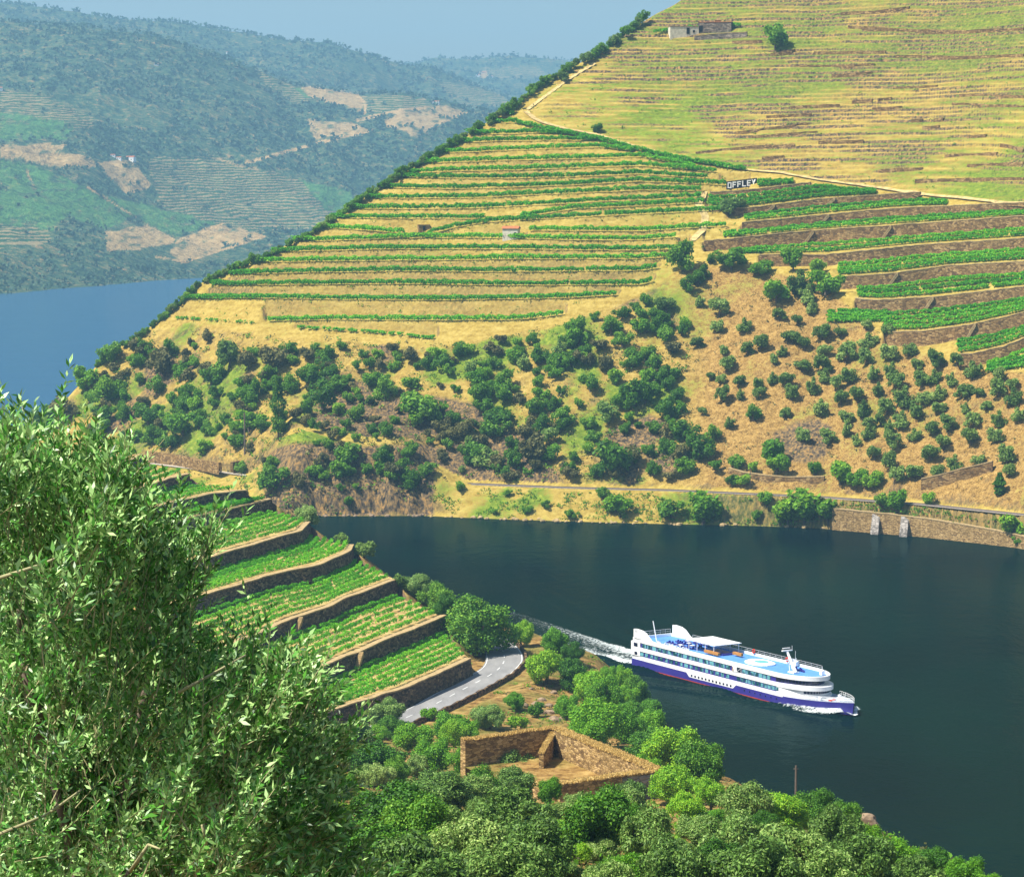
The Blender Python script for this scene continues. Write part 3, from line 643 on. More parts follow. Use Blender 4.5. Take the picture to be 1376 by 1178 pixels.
# ================================================================ PLANTS
def unit(v): return v/np.maximum(np.linalg.norm(v, axis=-1, keepdims=True), 1e-9)
def quads(P, Nn, size, aspect, rng, up=None):
    """leaf quads at P facing Nn"""
    n = len(P); r = unit(rng.normal(size=(n, 3))) if up is None else unit(up + .35*rng.normal(size=(n, 3)))
    u = unit(r - (r*Nn).sum(-1, keepdims=True)*Nn); v = np.cross(Nn, u)
    a = (size*aspect)[:, None]*u; b = size[:, None]*v
    V = np.stack([P-a*.5-b*.12, P+b*.5-a*.05, P+a*.5+b*.1, P-b*.5+a*.05], 1).reshape(-1, 3)
    return V, np.arange(4*n).reshape(n, 4)
def crown_mesh(name, mat, n, leaf, seed, nl=11, tall=.8, aspect=1.5, spread=.62, big=(.22, .44), core=.5):
    rng = np.random.default_rng(seed)
    c = unit(rng.normal(size=(nl, 3)))*spread*rng.uniform(.45, 1, (nl, 1)); c[:, 2] = c[:, 2]*tall; rad = rng.uniform(*big, nl)
    c = np.concatenate([c, [[0, 0, 0]]]); rad = np.append(rad, core)
    k = rng.choice(nl+1, n, p=rad**2/np.sum(rad**2)); d = unit(rng.normal(size=(n, 3))); rr = rad[k]*np.minimum(1.12, rng.uniform(.55, 1.06, n)**.5)
    P = c[k] + d*rr[:, None]
    P = P + .05*rng.normal(size=(n, 3)); P[:, 2] += 1.0
    P[:, 2] = np.maximum(P[:, 2], .16+.12*rng.random(n))
    Nn = unit(d + .75*rng.normal(size=(n, 3)) + [0, 0, .35])
    V, Fq = quads(P, Nn, leaf*rng.uniform(.6, 1.35, n), aspect, rng)
    o = mesh_np(name, V, Fq, mat); C.objects.unlink(o); return o.data
def trunk_mesh(seed, low=False):
    rng = random.Random(seed); mb = MB(); p = [(0,0,-.35)]; 
    for z in (.15, .45, .75): p.append((rng.uniform(-.06,.06), rng.uniform(-.06,.06), z))
    mb.path(p, .095, .055, 6)
    for i in range(6):
        a = i*1.05+rng.random(); z = rng.uniform(.3, .7); r = rng.uniform(.35, .6)
        mb.path([(0,0,z), (math.cos(a)*r*.5, math.sin(a)*r*.5, z+.25), (math.cos(a)*r, math.sin(a)*r, z+.6)], .04, .014, 5)
    o = mb.build('trunk', M['bark']); C.objects.unlink(o); return o.data
M['bark'] = simple('bark', (.13,.10,.075), .95, .3, 3)
M['olive_leaf'] = leaf_mat('olive_leaf', (.04,.10,.012), (.14,.26,.035), (.38,.5,.12), .32)
M['oak_leaf'] = leaf_mat('oak_leaf', (.02,.085,.004), (.085,.24,.010), (.24,.44,.028), .38)
M['shrub_leaf'] = leaf_mat('shrub_leaf', (.045,.16,.007), (.13,.34,.012), (.34,.54,.025), .38)
M['vine_leaf'] = leaf_mat('vine_leaf', (.03,.20,.004), (.09,.44,.010), (.28,.64,.02), .45)
M['dry_leaf'] = leaf_mat('dry_scrub_leaf', (.05,.06,.018), (.13,.13,.035), (.26,.24,.07), .25)
M['far_leaf'] = leaf_mat('far_wood_leaf', (.010,.036,.022), (.028,.08,.045), (.08,.14,.06), .15)
M['olive_leaf_near'] = leaf_mat('olive_leaf_near', (.03,.085,.010), (.13,.26,.035), (.42,.54,.15), .16, spec=.35)
M['oak_leaf_near'] = leaf_mat('oak_leaf_near', (.012,.06,.004), (.07,.22,.010), (.24,.44,.028), .16, spec=.3)
M['shrub_leaf_near'] = leaf_mat('shrub_leaf_near', (.03,.13,.006), (.13,.36,.012), (.36,.58,.025), .2, spec=.3)
TRUNKS = [trunk_mesh(s) for s in range(3)]
FARC = {k: [crown_mesh('crown', M[m], 1500, .14, 100+s+ii*10, nl=12, spread=.86, big=(.18, .42), core=.36, tall=t) for s in range(4)] for ii, (k, m, t) in enumerate((('olive','olive_leaf',.8), ('oak','oak_leaf',.75), ('shrub','shrub_leaf',.65), ('dry','dry_leaf',.6)))}
MIDC = {k: [crown_mesh('crown', M[m+'_near'], 26000, lf, 200+s+ii*10, nl=26, tall=t, aspect=asp, spread=.80, big=(.13, .33), core=.42) for s in range(3)] for ii, (k, m, t, lf, asp) in enumerate((('olive','olive_leaf',.8,.038,2.6), ('oak','oak_leaf',.8,.044,1.4), ('shrub','shrub_leaf',.75,.042,1.6)))}
KNAME = {'olive': 'olive_tree', 'oak': 'oak_tree', 'shrub': 'leafy_bush', 'dry': 'dry_bush'}
def plant(P, r, kind, lib, label, cat, group, rng, name=None, sz=1.0, trunk=True):
    t = empty(name or KNAME[kind], (float(P[0]), float(P[1]), float(P[2])), rng.uniform(0, 6.28), label, cat, group); t.scale = (r*rng.uniform(.82, 1.15), r*rng.uniform(.82, 1.15), r*sz*rng.uniform(.85, 1.15))
    link(bpy.data.objects.new('crown', rng.choice(lib[kind])), t)
    if trunk: link(bpy.data.objects.new('trunk', rng.choice(TRUNKS)), t)
    return t
def xy(tab, ox, oy, s): return [(ox+s*a, oy+s*b, s*c) for a, b, c in tab]
OLIVES = xy([(95,30,60),(285,40,65),(215,15,40),(500,60,45),(565,85,35),(615,35,50),(275,105,45),(205,160,45),(375,100,50),(435,150,65),(385,185,50),(310,240,60),(300,190,40),(545,140,60),(650,125,60),(590,165,50),(720,125,40),(820,150,60),(890,130,50),(810,100,40),(740,205,65),(660,190,50),(580,240,55),(655,240,60),(810,215,60),(895,195,70),(965,190,50),(1060,225,70),(1135,225,45),(1195,260,60),(995,240,45),(835,270,55),(750,285,55),(900,265,60),(660,280,50),(525,295,50),(475,290,40),(355,295,45),(290,295,35),(255,280,35),(480,225,35),(510,190,40),(700,310,50),(620,325,50),(545,340,60),(295,350,60),(425,310,40),(360,350,35),(425,345,40),(855,330,50),(780,350,55),(720,365,50),(920,305,60),(1010,295,60),(1055,285,50),(1115,295,45),(1165,335,60),(1070,340,60),(945,360,70),(1215,340,40),(1290,275,50),(1285,330,60),(1340,360,60),(1330,310,45),(1015,365,50),(650,395,60),(520,412,45),(320,445,45),(225,410,30),(885,395,60),(800,405,50),(740,430,50),(990,410,55),(935,440,60),(1075,390,50),(1165,395,40),(1240,385,40),(1105,450,60),(1195,440,60),(1285,440,50),(1355,420,50),(1050,465,55),(860,445,40),(820,450,40),(740,475,45),(820,485,45),(895,470,45),(985,490,50),(1185,505,60),(1275,500,50),(1090,520,55),(905,520,60),(675,500,60),(585,497,50),(775,510,40),(840,560,50),(1040,560,65),(1125,595,55),(1210,580,45),(895,590,60),(1315,570,60),(1325,615,50),(985,620,55),(1065,620,50),(920,635,55),(845,640,60)], 860, 400, .375)
OAKS_R = xy([(210,540,110),(110,540,70),(160,470,90),(260,490,55),(100,400,80),(135,350,50),(20,350,70),(50,230,60),(90,130,70),(60,60,60),(25,110,40),(150,120,40),(45,610,60),(160,600,70),(405,415,65),(10,200,60),(30,290,60),(75,280,50),(100,310,50),(5,60,50),(20,10,50)], 860, 400, .375)
BANKB = xy([(625,615,50),(490,600,80),(345,590,55),(405,605,45),(270,600,45),(715,635,80),(110,760,80),(230,755,130),(590,755,130),(675,765,70),(530,760,90),(455,720,60),(870,730,70),(920,732,70),(1030,720,50),(1340,820,80),(1365,865,50),(330,652,40),(370,655,45),(775,655,60),(830,660,60),(420,780,40),(500,790,40)], 860, 400, .375) + \
        xy([(600,700,40),(920,765,30),(1015,800,40),(1130,725,50),(1190,770,100),(160,705,30),(190,750,40),(215,700,30),(985,640,25),(730,790,25),(850,785,30),(40,800,60),(780,720,30)], 400, 400, .363)
SCRUB = xy([(605,195,30),(720,250,30),(500,220,40),(265,240,50),(110,215,45),(50,295,60),(110,265,50),(140,320,70),(180,300,40),(90,370,90),(215,350,40),(310,300,50),(355,255,40),(325,350,70),(270,380,40),(150,415,50),(455,400,140),(440,255,30),(660,300,70),(690,280,60),(770,310,60),(680,350,90),(740,440,90),(690,400,60),(720,490,70),(570,500,60),(620,480,80),(490,530,30),(420,570,45),(115,545,35),(320,590,70),(190,590,80),(250,640,50),(430,680,70),(390,630,60),(610,635,30),(735,630,35),(660,570,90),(700,590,80),(790,545,50),(870,560,110),(910,470,70),(880,410,60),(975,480,50),(1010,625,40),(1030,110,80),(1000,160,60),(1100,70,40),(1160,110,70),(1200,60,50),(1250,35,40),(1085,235,50),(1140,250,60),(1240,230,70),(1080,320,60),(1250,350,110),(1150,430,80),(1080,460,60),(1170,600,130),(1230,590,70),(1110,640,60),(1320,640,50),(1360,560,50),(1360,410,60),(1300,200,60),(1350,100,60),(1350,30,40),(1320,250,60),(1360,300,60),(890,310,50),(840,240,60),(820,190,50),(900,220,60),(960,250,60),(1060,200,60),(1040,150,70),(1120,170,60),(1200,160,60),(1270,110,60),(1290,290,60),(1180,300,50),(1010,220,60),(970,190,50),(640,260,50),(560,270,40),(760,360,60),(820,370,50),(950,400,50),(1040,390,40),(850,500,60),(930,520,60),(640,540,50),(770,480,50)], 400, 400, .363) + \
        xy([(530,130,80),(445,225,90),(570,200,90),(350,330,110),(425,380,110),(430,470,80),(420,520,60),(245,450,110),(170,500,90),(650,265,110),(725,305,60),(480,320,35),(535,260,50),(560,325,45),(630,360,60),(700,410,60),(755,390,60),(740,430,70),(560,440,50),(595,470,90),(640,440,50),(505,400,40),(735,515,110),(800,500,60),(690,580,60),(620,560,70),(650,590,50),(540,560,60),(850,540,40),(830,590,60),(850,330,80),(830,290,70),(780,260,50),(925,240,90),(900,230,60),(1000,260,70),(1110,240,110),(1080,300,60),(965,345,60),(930,400,40),(1030,380,60),(990,440,70),(1000,500,90),(1060,510,60),(950,540,60),(1310,230,60),(1250,320,80),(1320,290,60),(1350,350,60),(1240,420,40),(1360,450,50),(1190,470,50),(1320,590,50),(1100,730,120),(680,220,60),(750,220,40),(470,170,40),(880,300,60),(860,420,50),(1180,250,50)], 0, 400, .334)
SINGLE = [(917,352,30,'oak'),(982,347,34,'oak'),(938,376,20,'oak'),(946,367,15,'oak'),(925,384,19,'oak'),(1075,380,36,'olive'),(1110,382,36,'shrub'),(1022,358,28,'shrub'),(1043,392,32,'shrub'),(1085,397,24,'olive'),(982,277,30,'olive'),(803,172,14,'oak'),(1042,53,27,'oak'),(757,104,14,'olive'),(955,350,12,'oak'),(1040,610,40,'shrub'),(1066,350,30,'shrub'),(1100,360,22,'shrub')]
rng = random.Random(11)
def hill_plants(tab, kind_pick, label, cat, group, frac=.64, trunk=True, name=None):
    x = np.array([t[0] for t in tab]); y = np.array([t[1] for t in tab]); w_ = np.array([t[2] for t in tab])
    P = on_hill(x, y + w_*.44)
    for i in range(len(tab)):
        if np.isnan(P[i,1]): continue
        r = w_[i]*frac/F0*P[i,1]; k = tab[i][3] if len(tab[i]) > 3 else kind_pick(i, tab[i])
        lb, ct, gp = (q[k] if isinstance(q, dict) else q for q in (label, cat, group))
        plant(P[i]-[0,0,.1*r], r, k, FARC, lb, ct, gp, rng, name=name, trunk=trunk, sz=rng.uniform(.85, 1.1))
hill_plants(OLIVES, lambda i, t: 'olive', 'rounded grey-green olive tree on the bare tan grove slope above the railway', 'olive tree', 'olive trees of the grove on the slope', frac=.64)
hill_plants(OAKS_R, lambda i, t: 'oak', 'dark green oak crowded in the rocky gully beside the olive grove', 'tree', 'oaks in the gully by the olive grove', frac=.56)
hill_plants(SCRUB, lambda i, t: rng.choices(['oak','shrub','dry','olive'], [6,2.2,1.3,1.2])[0], {'oak': 'dark green scrub oak on the rocky slope below the vine rows', 'shrub': 'fresh green bush on the rocky slope below the vine rows', 'dry': 'greyish dry bush on the rocky slope below the vine rows', 'olive': 'grey-green wild olive on the rocky slope below the vine rows'},
    {'oak': 'tree', 'shrub': 'bush', 'dry': 'bush', 'olive': 'tree'}, {'oak': 'scrub oaks below the vine rows', 'shrub': 'green bushes below the vine rows', 'dry': 'dry bushes below the vine rows', 'olive': 'wild olives below the vine rows'}, frac=.62)
hill_plants(BANKB, lambda i, t: rng.choice(['shrub','oak','shrub']), {'shrub': 'leafy bright green bush on the grassy strip along the railway and far waterline', 'oak': 'dark green bush on the grassy strip along the railway and far waterline'}, 'bush', {'shrub': 'bright bushes along the far waterline', 'oak': 'dark bushes along the far waterline'})
# low undergrowth between the big bushes: seedlings and weeds on the slope
pts = []
while len(pts) < 285:
    x = rng.uniform(120, 930); y = rng.uniform(430, 650)
    if y < np.interp(x, [120,200,360,600,757,860,930], [520,445,455,470,440,400,370]) or (y > 640 and x > 560) or y > np.interp(x, [120,350,560], [590,640,690]): continue
    pts.append((x, y, rng.uniform(9, 22)))
hill_plants(pts, lambda i, t: rng.choices(['oak','shrub','dry'], [5,3,4])[0], {'oak': 'small dark shrub among the larger bushes of the rocky slope', 'shrub': 'small light green shrub among the larger bushes of the rocky slope', 'dry': 'small dry grey shrub among the larger bushes of the rocky slope'}, {'oak': 'shrub', 'shrub': 'shrub', 'dry': 'shrub'},
    {'oak': 'small dark shrubs on the rocky slope', 'shrub': 'small green shrubs on the rocky slope', 'dry': 'small dry shrubs on the rocky slope'}, trunk=False, name='scrub_bush')
SL = {(803,172): 'lone dark bush beside the sandy track at the top of the vines', (1042,53): 'big dark tree below the ruined stone house on the upper slope', (982,277): 'round olive tree below the white-lettered sign', (757,104): 'grey-green olive at the skyline beside the sandy track',
      (1075,380): 'pale grey olive at the left end of the lower terrace walls', (917,352): 'dark round tree at the corner of the first walled vineyard', (982,347): 'broad dark tree under the long terrace wall'}
for s in SINGLE:
    lb = SL.get((s[0], s[1]))
    hill_plants([s], None, {k: lb or 'bushy tree on the bare ground left of the lower terrace walls' for k in FARC}, {k: 'tree' for k in FARC}, {k: None if lb else 'trees left of the lower terrace walls' for k in FARC})
# trees along the skyline of the hill
tab = []; x = 130.0
while x < 872:
    y = float(sil_y(x)); w_ = rng.uniform(7, 15) if x > 420 else rng.uniform(6, 12)
    if rng.random() < .9: tab.append((x, y-.10*w_, w_))
    x += w_*rng.uniform(.3, .6)
for cx, cy, w_ in ((752,90,20),(783,64,22),(852,22,20),(872,12,22),(735,98,18),(712,110,20),(690,126,18),(885,6,16)): tab.append((cx, cy, w_))
hill_plants(tab, lambda i, t: rng.choices(['oak','olive','shrub'], [5,3,1])[0], {k: 'dark bushy tree in the hedge along the skyline of the vineyard hill' for k in FARC}, {k: 'tree' for k in FARC}, 'hedge of trees along the hill skyline', trunk=False)
# tall eucalyptus and dark cypress
def tall_tree(x, yb, hpx, wpx, label, name, seed, kind='oak'):
    P = on_hill([x], [yb])[0]; s = P[1]/F0; t = empty(name, tuple(P), 0, label, 'tree'); rg = np.random.default_rng(seed); n = 2600; H = hpx*s; Wd = wpx*s/2
    z = rg.uniform(.12, 1, n); prof = np.where(z < .3, .5+z, np.sqrt(np.maximum(1.03-z, 0))*1.0); lob = .75+.35*np.sin(z*19)*np.sin(z*7+1)
    th = rg.uniform(0, 6.28, n); r = Wd*prof*lob*rg.uniform(.3, 1, n)**.5
    Q = np.stack([r*np.cos(th), r*np.sin(th), z*H], -1) + rg.normal(size=(n, 3))*.15
    V, Fq = quads(Q, unit(rg.normal(size=(n, 3))), rg.uniform(.35, .75, n), 1.5, rg); mesh_np('crown', V, Fq, M[kind+'_leaf'], parent=t)
    mb = MB(); mb.path([(0,0,-1), (.1,0,H*.4), (0,.1,H*.85)], .35, .08); mb.build('trunk', M['bark'], t)
tall_tree(374, 590, 84, 34, 'tall ragged eucalyptus standing on the slope above the cliffs', 'eucalyptus_tree', 4)
tall_tree(1343, 666, 30, 22, 'small dark conical cypress by the railway wall', 'cypress_tree', 5)
# ---------------------------------------------------------------- vines
def vine_row(P, width, height, per_m, leaf, seed, name='vine_row', zf=None, gap=.0):
    """leafy trellis along P (points on the ground)"""
    rg = np.random.default_rng(seed); d = np.concatenate([[0], np.cumsum(np.linalg.norm(np.diff(P[:, :2], axis=0), axis=1))]); n = int(d[-1]*per_m)
    if n < 8: return None
    s = rg.uniform(0, d[-1], n)
    keep = (vn(s/1.1, s*0+seed, 1) > gap) ; s = s[keep]; n = len(s)
    Q = np.stack([np.interp(s, d, P[:, k]) for k in range(3)], -1); t = np.gradient(P[:, :2], axis=0); t = unit(t)
    nx = np.stack([np.interp(s, d, -t[:, 1]), np.interp(s, d, t[:, 0])], -1)
    bush = .65+.7*vn(s/1.3, s*0+3, seed % 50); off = rg.normal(size=n)*.32*width*bush; zz = height*(.25+.75*rg.random(n)**.7*bush)
    Q[:, :2] += nx*off[:, None]; Q[:, 2] += zz
    Nn = unit(rg.normal(size=(n, 3)) + [0, -.3, .8]); V, Fq = quads(Q, Nn, leaf*rg.uniform(.6, 1.3, n), 1.15, rg)
    o = P[len(P)//2].copy(); ob = mesh_np(name, V-o, Fq, M['vine_leaf']); ob.location = o; return ob
ORD = ['first','second','third','fourth','fifth','sixth','seventh','eighth','ninth','tenth','eleventh','twelfth','thirteenth','fourteenth','fifteenth','sixteenth','seventeenth','eighteenth','nineteenth','twentieth','twenty-first','twenty-second','twenty-third','twenty-fourth','twenty-fifth','twenty-sixth','twenty-seventh','twenty-eighth']
for k, Pk in enumerate(row_hits):
    P = Pk.copy(); P[:, 1] += .3; P[:, 2] = hill_z(P) + .1
    o = vine_row(P, 2.0, 2.1 if k != 0 else 1.2, 60, .6, 300+k, gap=.06 if k else .45)
    tag(o, 'long green vine row on the terraced hillside, %s one up from the rocky scrub' % ORD[k], 'vine row', 'vine rows on the terraced hillside')
# extra sparse row and green footpaths climbing between rows
for k, pts in enumerate(([(200,427),(260,430),(345,436)],)):
    P = hits_on(HILL, pts); tag(vine_row(P, 1.5, 1.2, 14, .6, 340+k, gap=.5), 'sparse broken vine row at the lower left corner of the terraced hillside', 'vine row', 'vine rows on the terraced hillside')
TV = [ (0, [(1020,240),(1089,240)], 1018, 1092), (1, WALLS[0][0][:1]+WALLS[0][0][1:]+[(1210,259)], 953, 1206), (2, WALLS[1][0]+[(1320,268)], 1000, 1312), (3, WALLS[2][0], 972, 1400), (4, WALLS[3][0], 938, 1400),
       (5, WALLS[4][0], 1126, 1400), (6, WALLS[5][0], 1152, 1400), (7, WALLS[6][0], 1112, 1400), (8, WALLS[7][0], 1288, 1400), (9, WALLS[8][0], 1326, 1400) ]
TW = ['strip beside the sign', 'top walled terrace under the sign', 'second walled terrace', 'third walled terrace', 'fourth walled terrace', 'fifth walled terrace', 'sixth walled terrace', 'seventh walled terrace', 'eighth walled terrace', 'lowest walled terrace at the right edge']
for k, up, x0, x1 in TV:
    lw = WALLS[k][0] if k < 9 else [(1290,510),(1376,497),(1480,470)]; hu = WALLS[k-1][1] if k else 2
    xs = np.arange(x0, x1, 4.0); yu = np.interp(xs, *np.array(up, float).T)+hu+2.0
    if k == 1: yu = np.where(xs > 1089, np.interp(xs, *np.array(up, float).T)+3, yu)
    yl = np.interp(xs, *np.array(lw, float).T)-1.5
    if k == 7: yl = np.where(xs < 1190, 433+(1190-xs)*.03, yl)
    nr = max(2, int(round(np.median(yl-yu)/5.5)))
    for j in range(nr):
        f = (j+.6)/nr; y = yu*(1-f)+yl*f; ok = yl-yu > 3; P = on_hill(xs[ok], y[ok]); P = P[~np.isnan(P[:, 1])]
        if len(P) < 3: continue
        P = P[np.abs(P[:,1]-np.median(P[:,1])) < 70]
        o = vine_row(P, 1.5, 1.7, 46, .6, 400+k*10+j, gap=.10)
        if o: tag(o, 'green vine row on the %s, %s row down' % (TW[k], ORD[j]), 'vine row', 'vine rows on the walled terraces')
for k in range(len(LIPS)):
    A, B = LW[k], LW[k+1]; nr = 6 if k < 6 else 4
    for j in range(nr):
        u = .13+.78*j/(nr-1); P = A*(1-u)+B*u; P[:, 2] = LIPS[k][0]+.1
        x, y = proj(P); P = P[x > 150]; P = P[:-1]
        if len(P) < 4: continue
        P = P + 0; o = vine_row(P, .62, 1.3, 52, .28, 600+k*10+j, gap=.16 if k != 1 or j > 3 else .3)
        if o: tag(o, 'low bushy vine row on the %s near terrace, %s row in from the wall edge' % (TERR_WORD[k], ORD[j]), 'vine row', 'vine rows on the near terraces')
# ---------------------------------------------------------------- trees and bushes of the near bank: (x, y, width, kind) of the crown in the photo
NEAR = [(642,826,116,'oak',9),(598,786,54,'oak',7),(562,783,44,'olive',4),(466,714,28,'olive',0),(489,735,30,'olive',0),(412,690,34,'olive',0),(455,770,22,'olive',0),(330,668,26,'olive',0),
 (735,890,62,'shrub',0),(768,872,40,'oak',0),(790,915,62,'shrub',0),(700,852,36,'shrub',0),(690,938,36,'shrub',0),(658,958,46,'olive',0),(722,952,24,'oak',0),(800,965,92,'shrub',0),(838,972,60,'shrub',0),(780,990,50,'shrub',0),
 (870,1000,60,'oak',0),(905,1000,84,'shrub',0),(940,1030,76,'oak',0),(905,1050,66,'shrub',0),(955,1062,60,'shrub',0),(1000,1078,84,'olive',0),(870,1035,50,'shrub',0),(1050,1085,72,'shrub',0),(1095,1090,60,'oak',0),(1135,1105,52,'oak',0),
 (1165,1128,52,'shrub',0),(1205,1140,60,'shrub',0),(1250,1150,64,'oak',0),(1295,1168,64,'shrub',0),(1330,1185,50,'shrub',0),(1230,1180,80,'olive',0),(1150,1165,110,'olive',0),(1060,1140,120,'olive',0),(985,1120,100,'olive',0),(1100,1190,110,'olive',0),(940,1110,70,'olive',0),
 (800,1108,104,'oak',0),(690,1050,66,'olive',0),(735,1038,46,'shrub',0),(690,1095,110,'olive',0),(630,1140,130,'olive',0),(590,1050,90,'olive',0),(640,1010,60,'olive',0),(560,985,60,'shrub',0),(600,975,56,'shrub',0),(520,955,50,'olive',0),(470,940,50,'olive',0),(440,945,50,'olive',0),
 (505,1010,90,'oak',0),(520,1080,130,'oak',0),(480,1130,140,'oak',0),(560,1130,110,'oak',0),(580,1010,70,'shrub',0),(640,1060,70,'olive',0),(720,1150,110,'olive',0),(870,1130,90,'olive',0),(900,1170,120,'olive',0),(800,1175,60,'olive',0),(1010,1180,120,'olive',0),(680,1180,120,'olive',0),(560,1200,140,'olive',0),(430,1040,90,'oak',0),(420,980,60,'olive',0),(770,1040,36,'shrub',0),(845,1065,60,'olive',0),(745,860,44,'shrub',0),(770,905,50,'oak',0),(812,935,56,'shrub',0),(838,912,40,'shrub',0),(856,930,44,'oak',0),(870,950,44,'shrub',0),(846,935,40,'shrub',0),(842,955,50,'oak',0),(872,975,60,'shrub',0),(760,945,44,'shrub',0),(720,985,30,'oak',0),(815,905,34,'shrub',0),(700,970,26,'shrub',0),(650,1014,62,'olive',0),(692,1030,70,'olive',0),(738,1062,44,'shrub',0),(774,1076,64,'olive',0),(842,1076,54,'olive',0),(628,985,40,'shrub',0),(650,1055,60,'oak',0),(625,1020,46,'shrub',0),(600,815,40,'oak',0),(575,800,34,'olive',0),(545,775,26,'olive',0),(610,985,40,'shrub',0),(530,975,44,'oak',0),(575,955,26,'shrub',0),(620,970,30,'shrub',0)]
NL = {'olive': ('silvery green olive bush on the near bank between the viewpoint and the river', 'olive tree', 'olive bushes on the near bank'), 'oak': ('dark green leafy tree on the near bank among lighter bushes', 'tree', 'dark leafy trees on the near bank'), 'shrub': ('bright green bush on the near bank above the water', 'bush', 'bright green bushes on the near bank')}
NLS = {(642,826): 'big round dark tree at the bend of the road below the vine terraces', (598,786): 'dark tree behind the big round tree at the terrace corner', (466,714): 'small silvery olive at the right end of the upper near terraces, against the water', (489,735): 'low olive bush at the terrace corner, just below another small olive',
 (412,690): 'round grey olive at the foot of the cliffs beside the near terraces', (735,890): 'light green tree standing just right of the road bend', (658,958): 'round olive bush below the roadside wall', (1000,1078): 'pale feathery olive beside the dry grass patch', (800,1108): 'broad dark olive in front of the stone enclosure', (690,1050): 'bushy olive half hiding the left wall of the stone enclosure'}
rng = random.Random(21)
for x, y, w_, k, _ in NEAR:
    P = on_near([x], [y+w_*.46])[0]
    if np.isnan(P[1]) or P[1] > 720: P = on_near([x-8], [y+w_*.8])[0]
    if np.isnan(P[1]): print('no ground for', x, y); continue
    r = w_*.53/F0*P[1]; lb, ct, gp = NL[k]; s = NLS.get((x, y))
    plant(P-[0,0,.15*r], r, k, MIDC if w_ > 30 else FARC, s or lb, ct, None if s else gp, rng, sz=rng.uniform(.9, 1.1))

FILL = [(430,960),(560,985),(620,990),(640,1010),(700,1060),(760,1075),(790,1060),(890,1075),(960,1090),(1010,1060),(1060,1085),(1165,1120),(1240,1150),(1345,1185),(1345,1290),(380,1290),(400,1000)]
VOID = [[(600,985),(745,970),(900,1040),(900,1085),(800,1085),(700,1065),(640,1030),(600,1005)], [(880,1065),(960,1090),(930,1105),(880,1095)]]
done = [(x, y, w_) for x, y, w_, _, _ in NEAR]; tries = 0; nf = 0
while tries < 5000 and nf < 280:
    tries += 1; x = rng.uniform(390, 1350); y = rng.uniform(950, 1290); w_ = rng.uniform(34, 80)*(.7+.5*max(0, (y-950)/250))
    ok = inpoly(np.array([x]), np.array([y]), FILL)[0] and not any(inpoly(np.array([x]), np.array([y-w_*.2]), v)[0] for v in VOID) and not any(inpoly(np.array([x]), np.array([y-w_*.45]), v)[0] for v in VOID)
    if not ok or any(math.hypot((x-a), (y-b)*1.5) < .29*(w_+c) for a, b, c in done): continue
    P = on_near([x], [y+w_*.4])[0]
    if np.isnan(P[1]): continue
    done.append((x, y, w_)); nf += 1; k = rng.choices(['olive','shrub','oak'], [6,3,2])[0]; r = w_*.6/F0*P[1]; lb, ct, gp = NL[k]
    plant(P-[0,0,.25*r], r, k, MIDC, lb, ct, gp, rng, sz=rng.uniform(.8, 1.05))

# ---------------------------------------------------------------- uncounted ground cover
def tufts(name, P, nq, size, spread, mat, seed, label=None):
    rg = np.random.default_rng(seed); P = P[~np.isnan(P[:, 1])]; k = np.repeat(np.arange(len(P)), nq); n = len(k); s = rg.uniform(.6, 1.5, len(P))[k]
    Q = P[k] + rg.normal(size=(n, 3))*np.array([spread, spread, spread*.45])*s[:, None]; Q[:, 2] = P[k, 2] + np.abs(Q[:, 2]-P[k, 2])*1.3
    V, Fq = quads(Q, unit(rg.normal(size=(n, 3))+[0, -.3, .7]), size*s*rg.uniform(.6, 1.3, n), 1.5, rg); o = mesh_np(name, V, Fq, mat); tag(o, kind='stuff')
rg = np.random.default_rng(91)
x = rg.uniform(100, 930, 3400); y = rg.uniform(425, 690, 3400); dn = vn(x/26, y/16, 12)
ok = (y > np.interp(x, [100,200,360,600,757,860,930], [530,445,450,462,436,396,366])) & ~((y > 646) & (x > 560)) & (dn > .38)
P = on_hill(x[ok], y[ok]); h_ = len(P)//2; tufts('undergrowth', P[:h_], 12, .5, .75, M['oak_leaf'], 1); tufts('undergrowth', P[h_:], 12, .45, .75, M['dry_leaf'], 2)
x = rg.uniform(930, 1376, 900); y = rg.uniform(360, 650, 900); ok = (y > np.interp(x, [930,1100,1190,1300,1376], [366,372,456,492,500])) & (y < np.interp(x, [930,1376], [645,670])) & (vn(x/22, y/14, 14) > .5)
tufts('undergrowth', on_hill(x[ok], y[ok]), 9, .4, .5, M['dry_leaf'], 3)
x = rg.uniform(570, 1376, 1500); y = np.interp(x, *np.array(RAIL, float).T) + rg.uniform(.12, 1, 1500)*(np.interp(x, *np.array(SHORE, float).T)-np.interp(x, *np.array(RAIL, float).T)-2); ok = vn(x/20, y/9, 15) > .45
tufts('bank_weeds', on_hill(x[ok], y[ok]), 10, .38, .5, M['shrub_leaf'], 4)
x = rg.uniform(230, 1376, 2600); y = rg.uniform(20, 450, 2600); ok = (x > np.interp(y, [0,60,190,380,450], [900,810,610,290,250])) & (y < np.interp(x, [200,760,950,1376], [440,424,330,230]))
tufts('hillside_weeds', on_hill(x[ok], y[ok]), 7, .36, .45, M['oak_leaf'], 5)
x = rg.uniform(440, 1340, 2600); y = rg.uniform(880, 1178, 2600); P = on_near(x, y); P = P[~np.isnan(P[:,1])]; P = P[(dist_poly(P[:,0], P[:,1], RC[:, :2], False) > 7) & (P[:,1] > 150)]
tufts('bank_weeds', P[:len(P)//2], 22, .22, .4, M['shrub_leaf'], 6); tufts('bank_weeds', P[len(P)//2:], 22, .2, .4, M['dry_leaf'], 7)

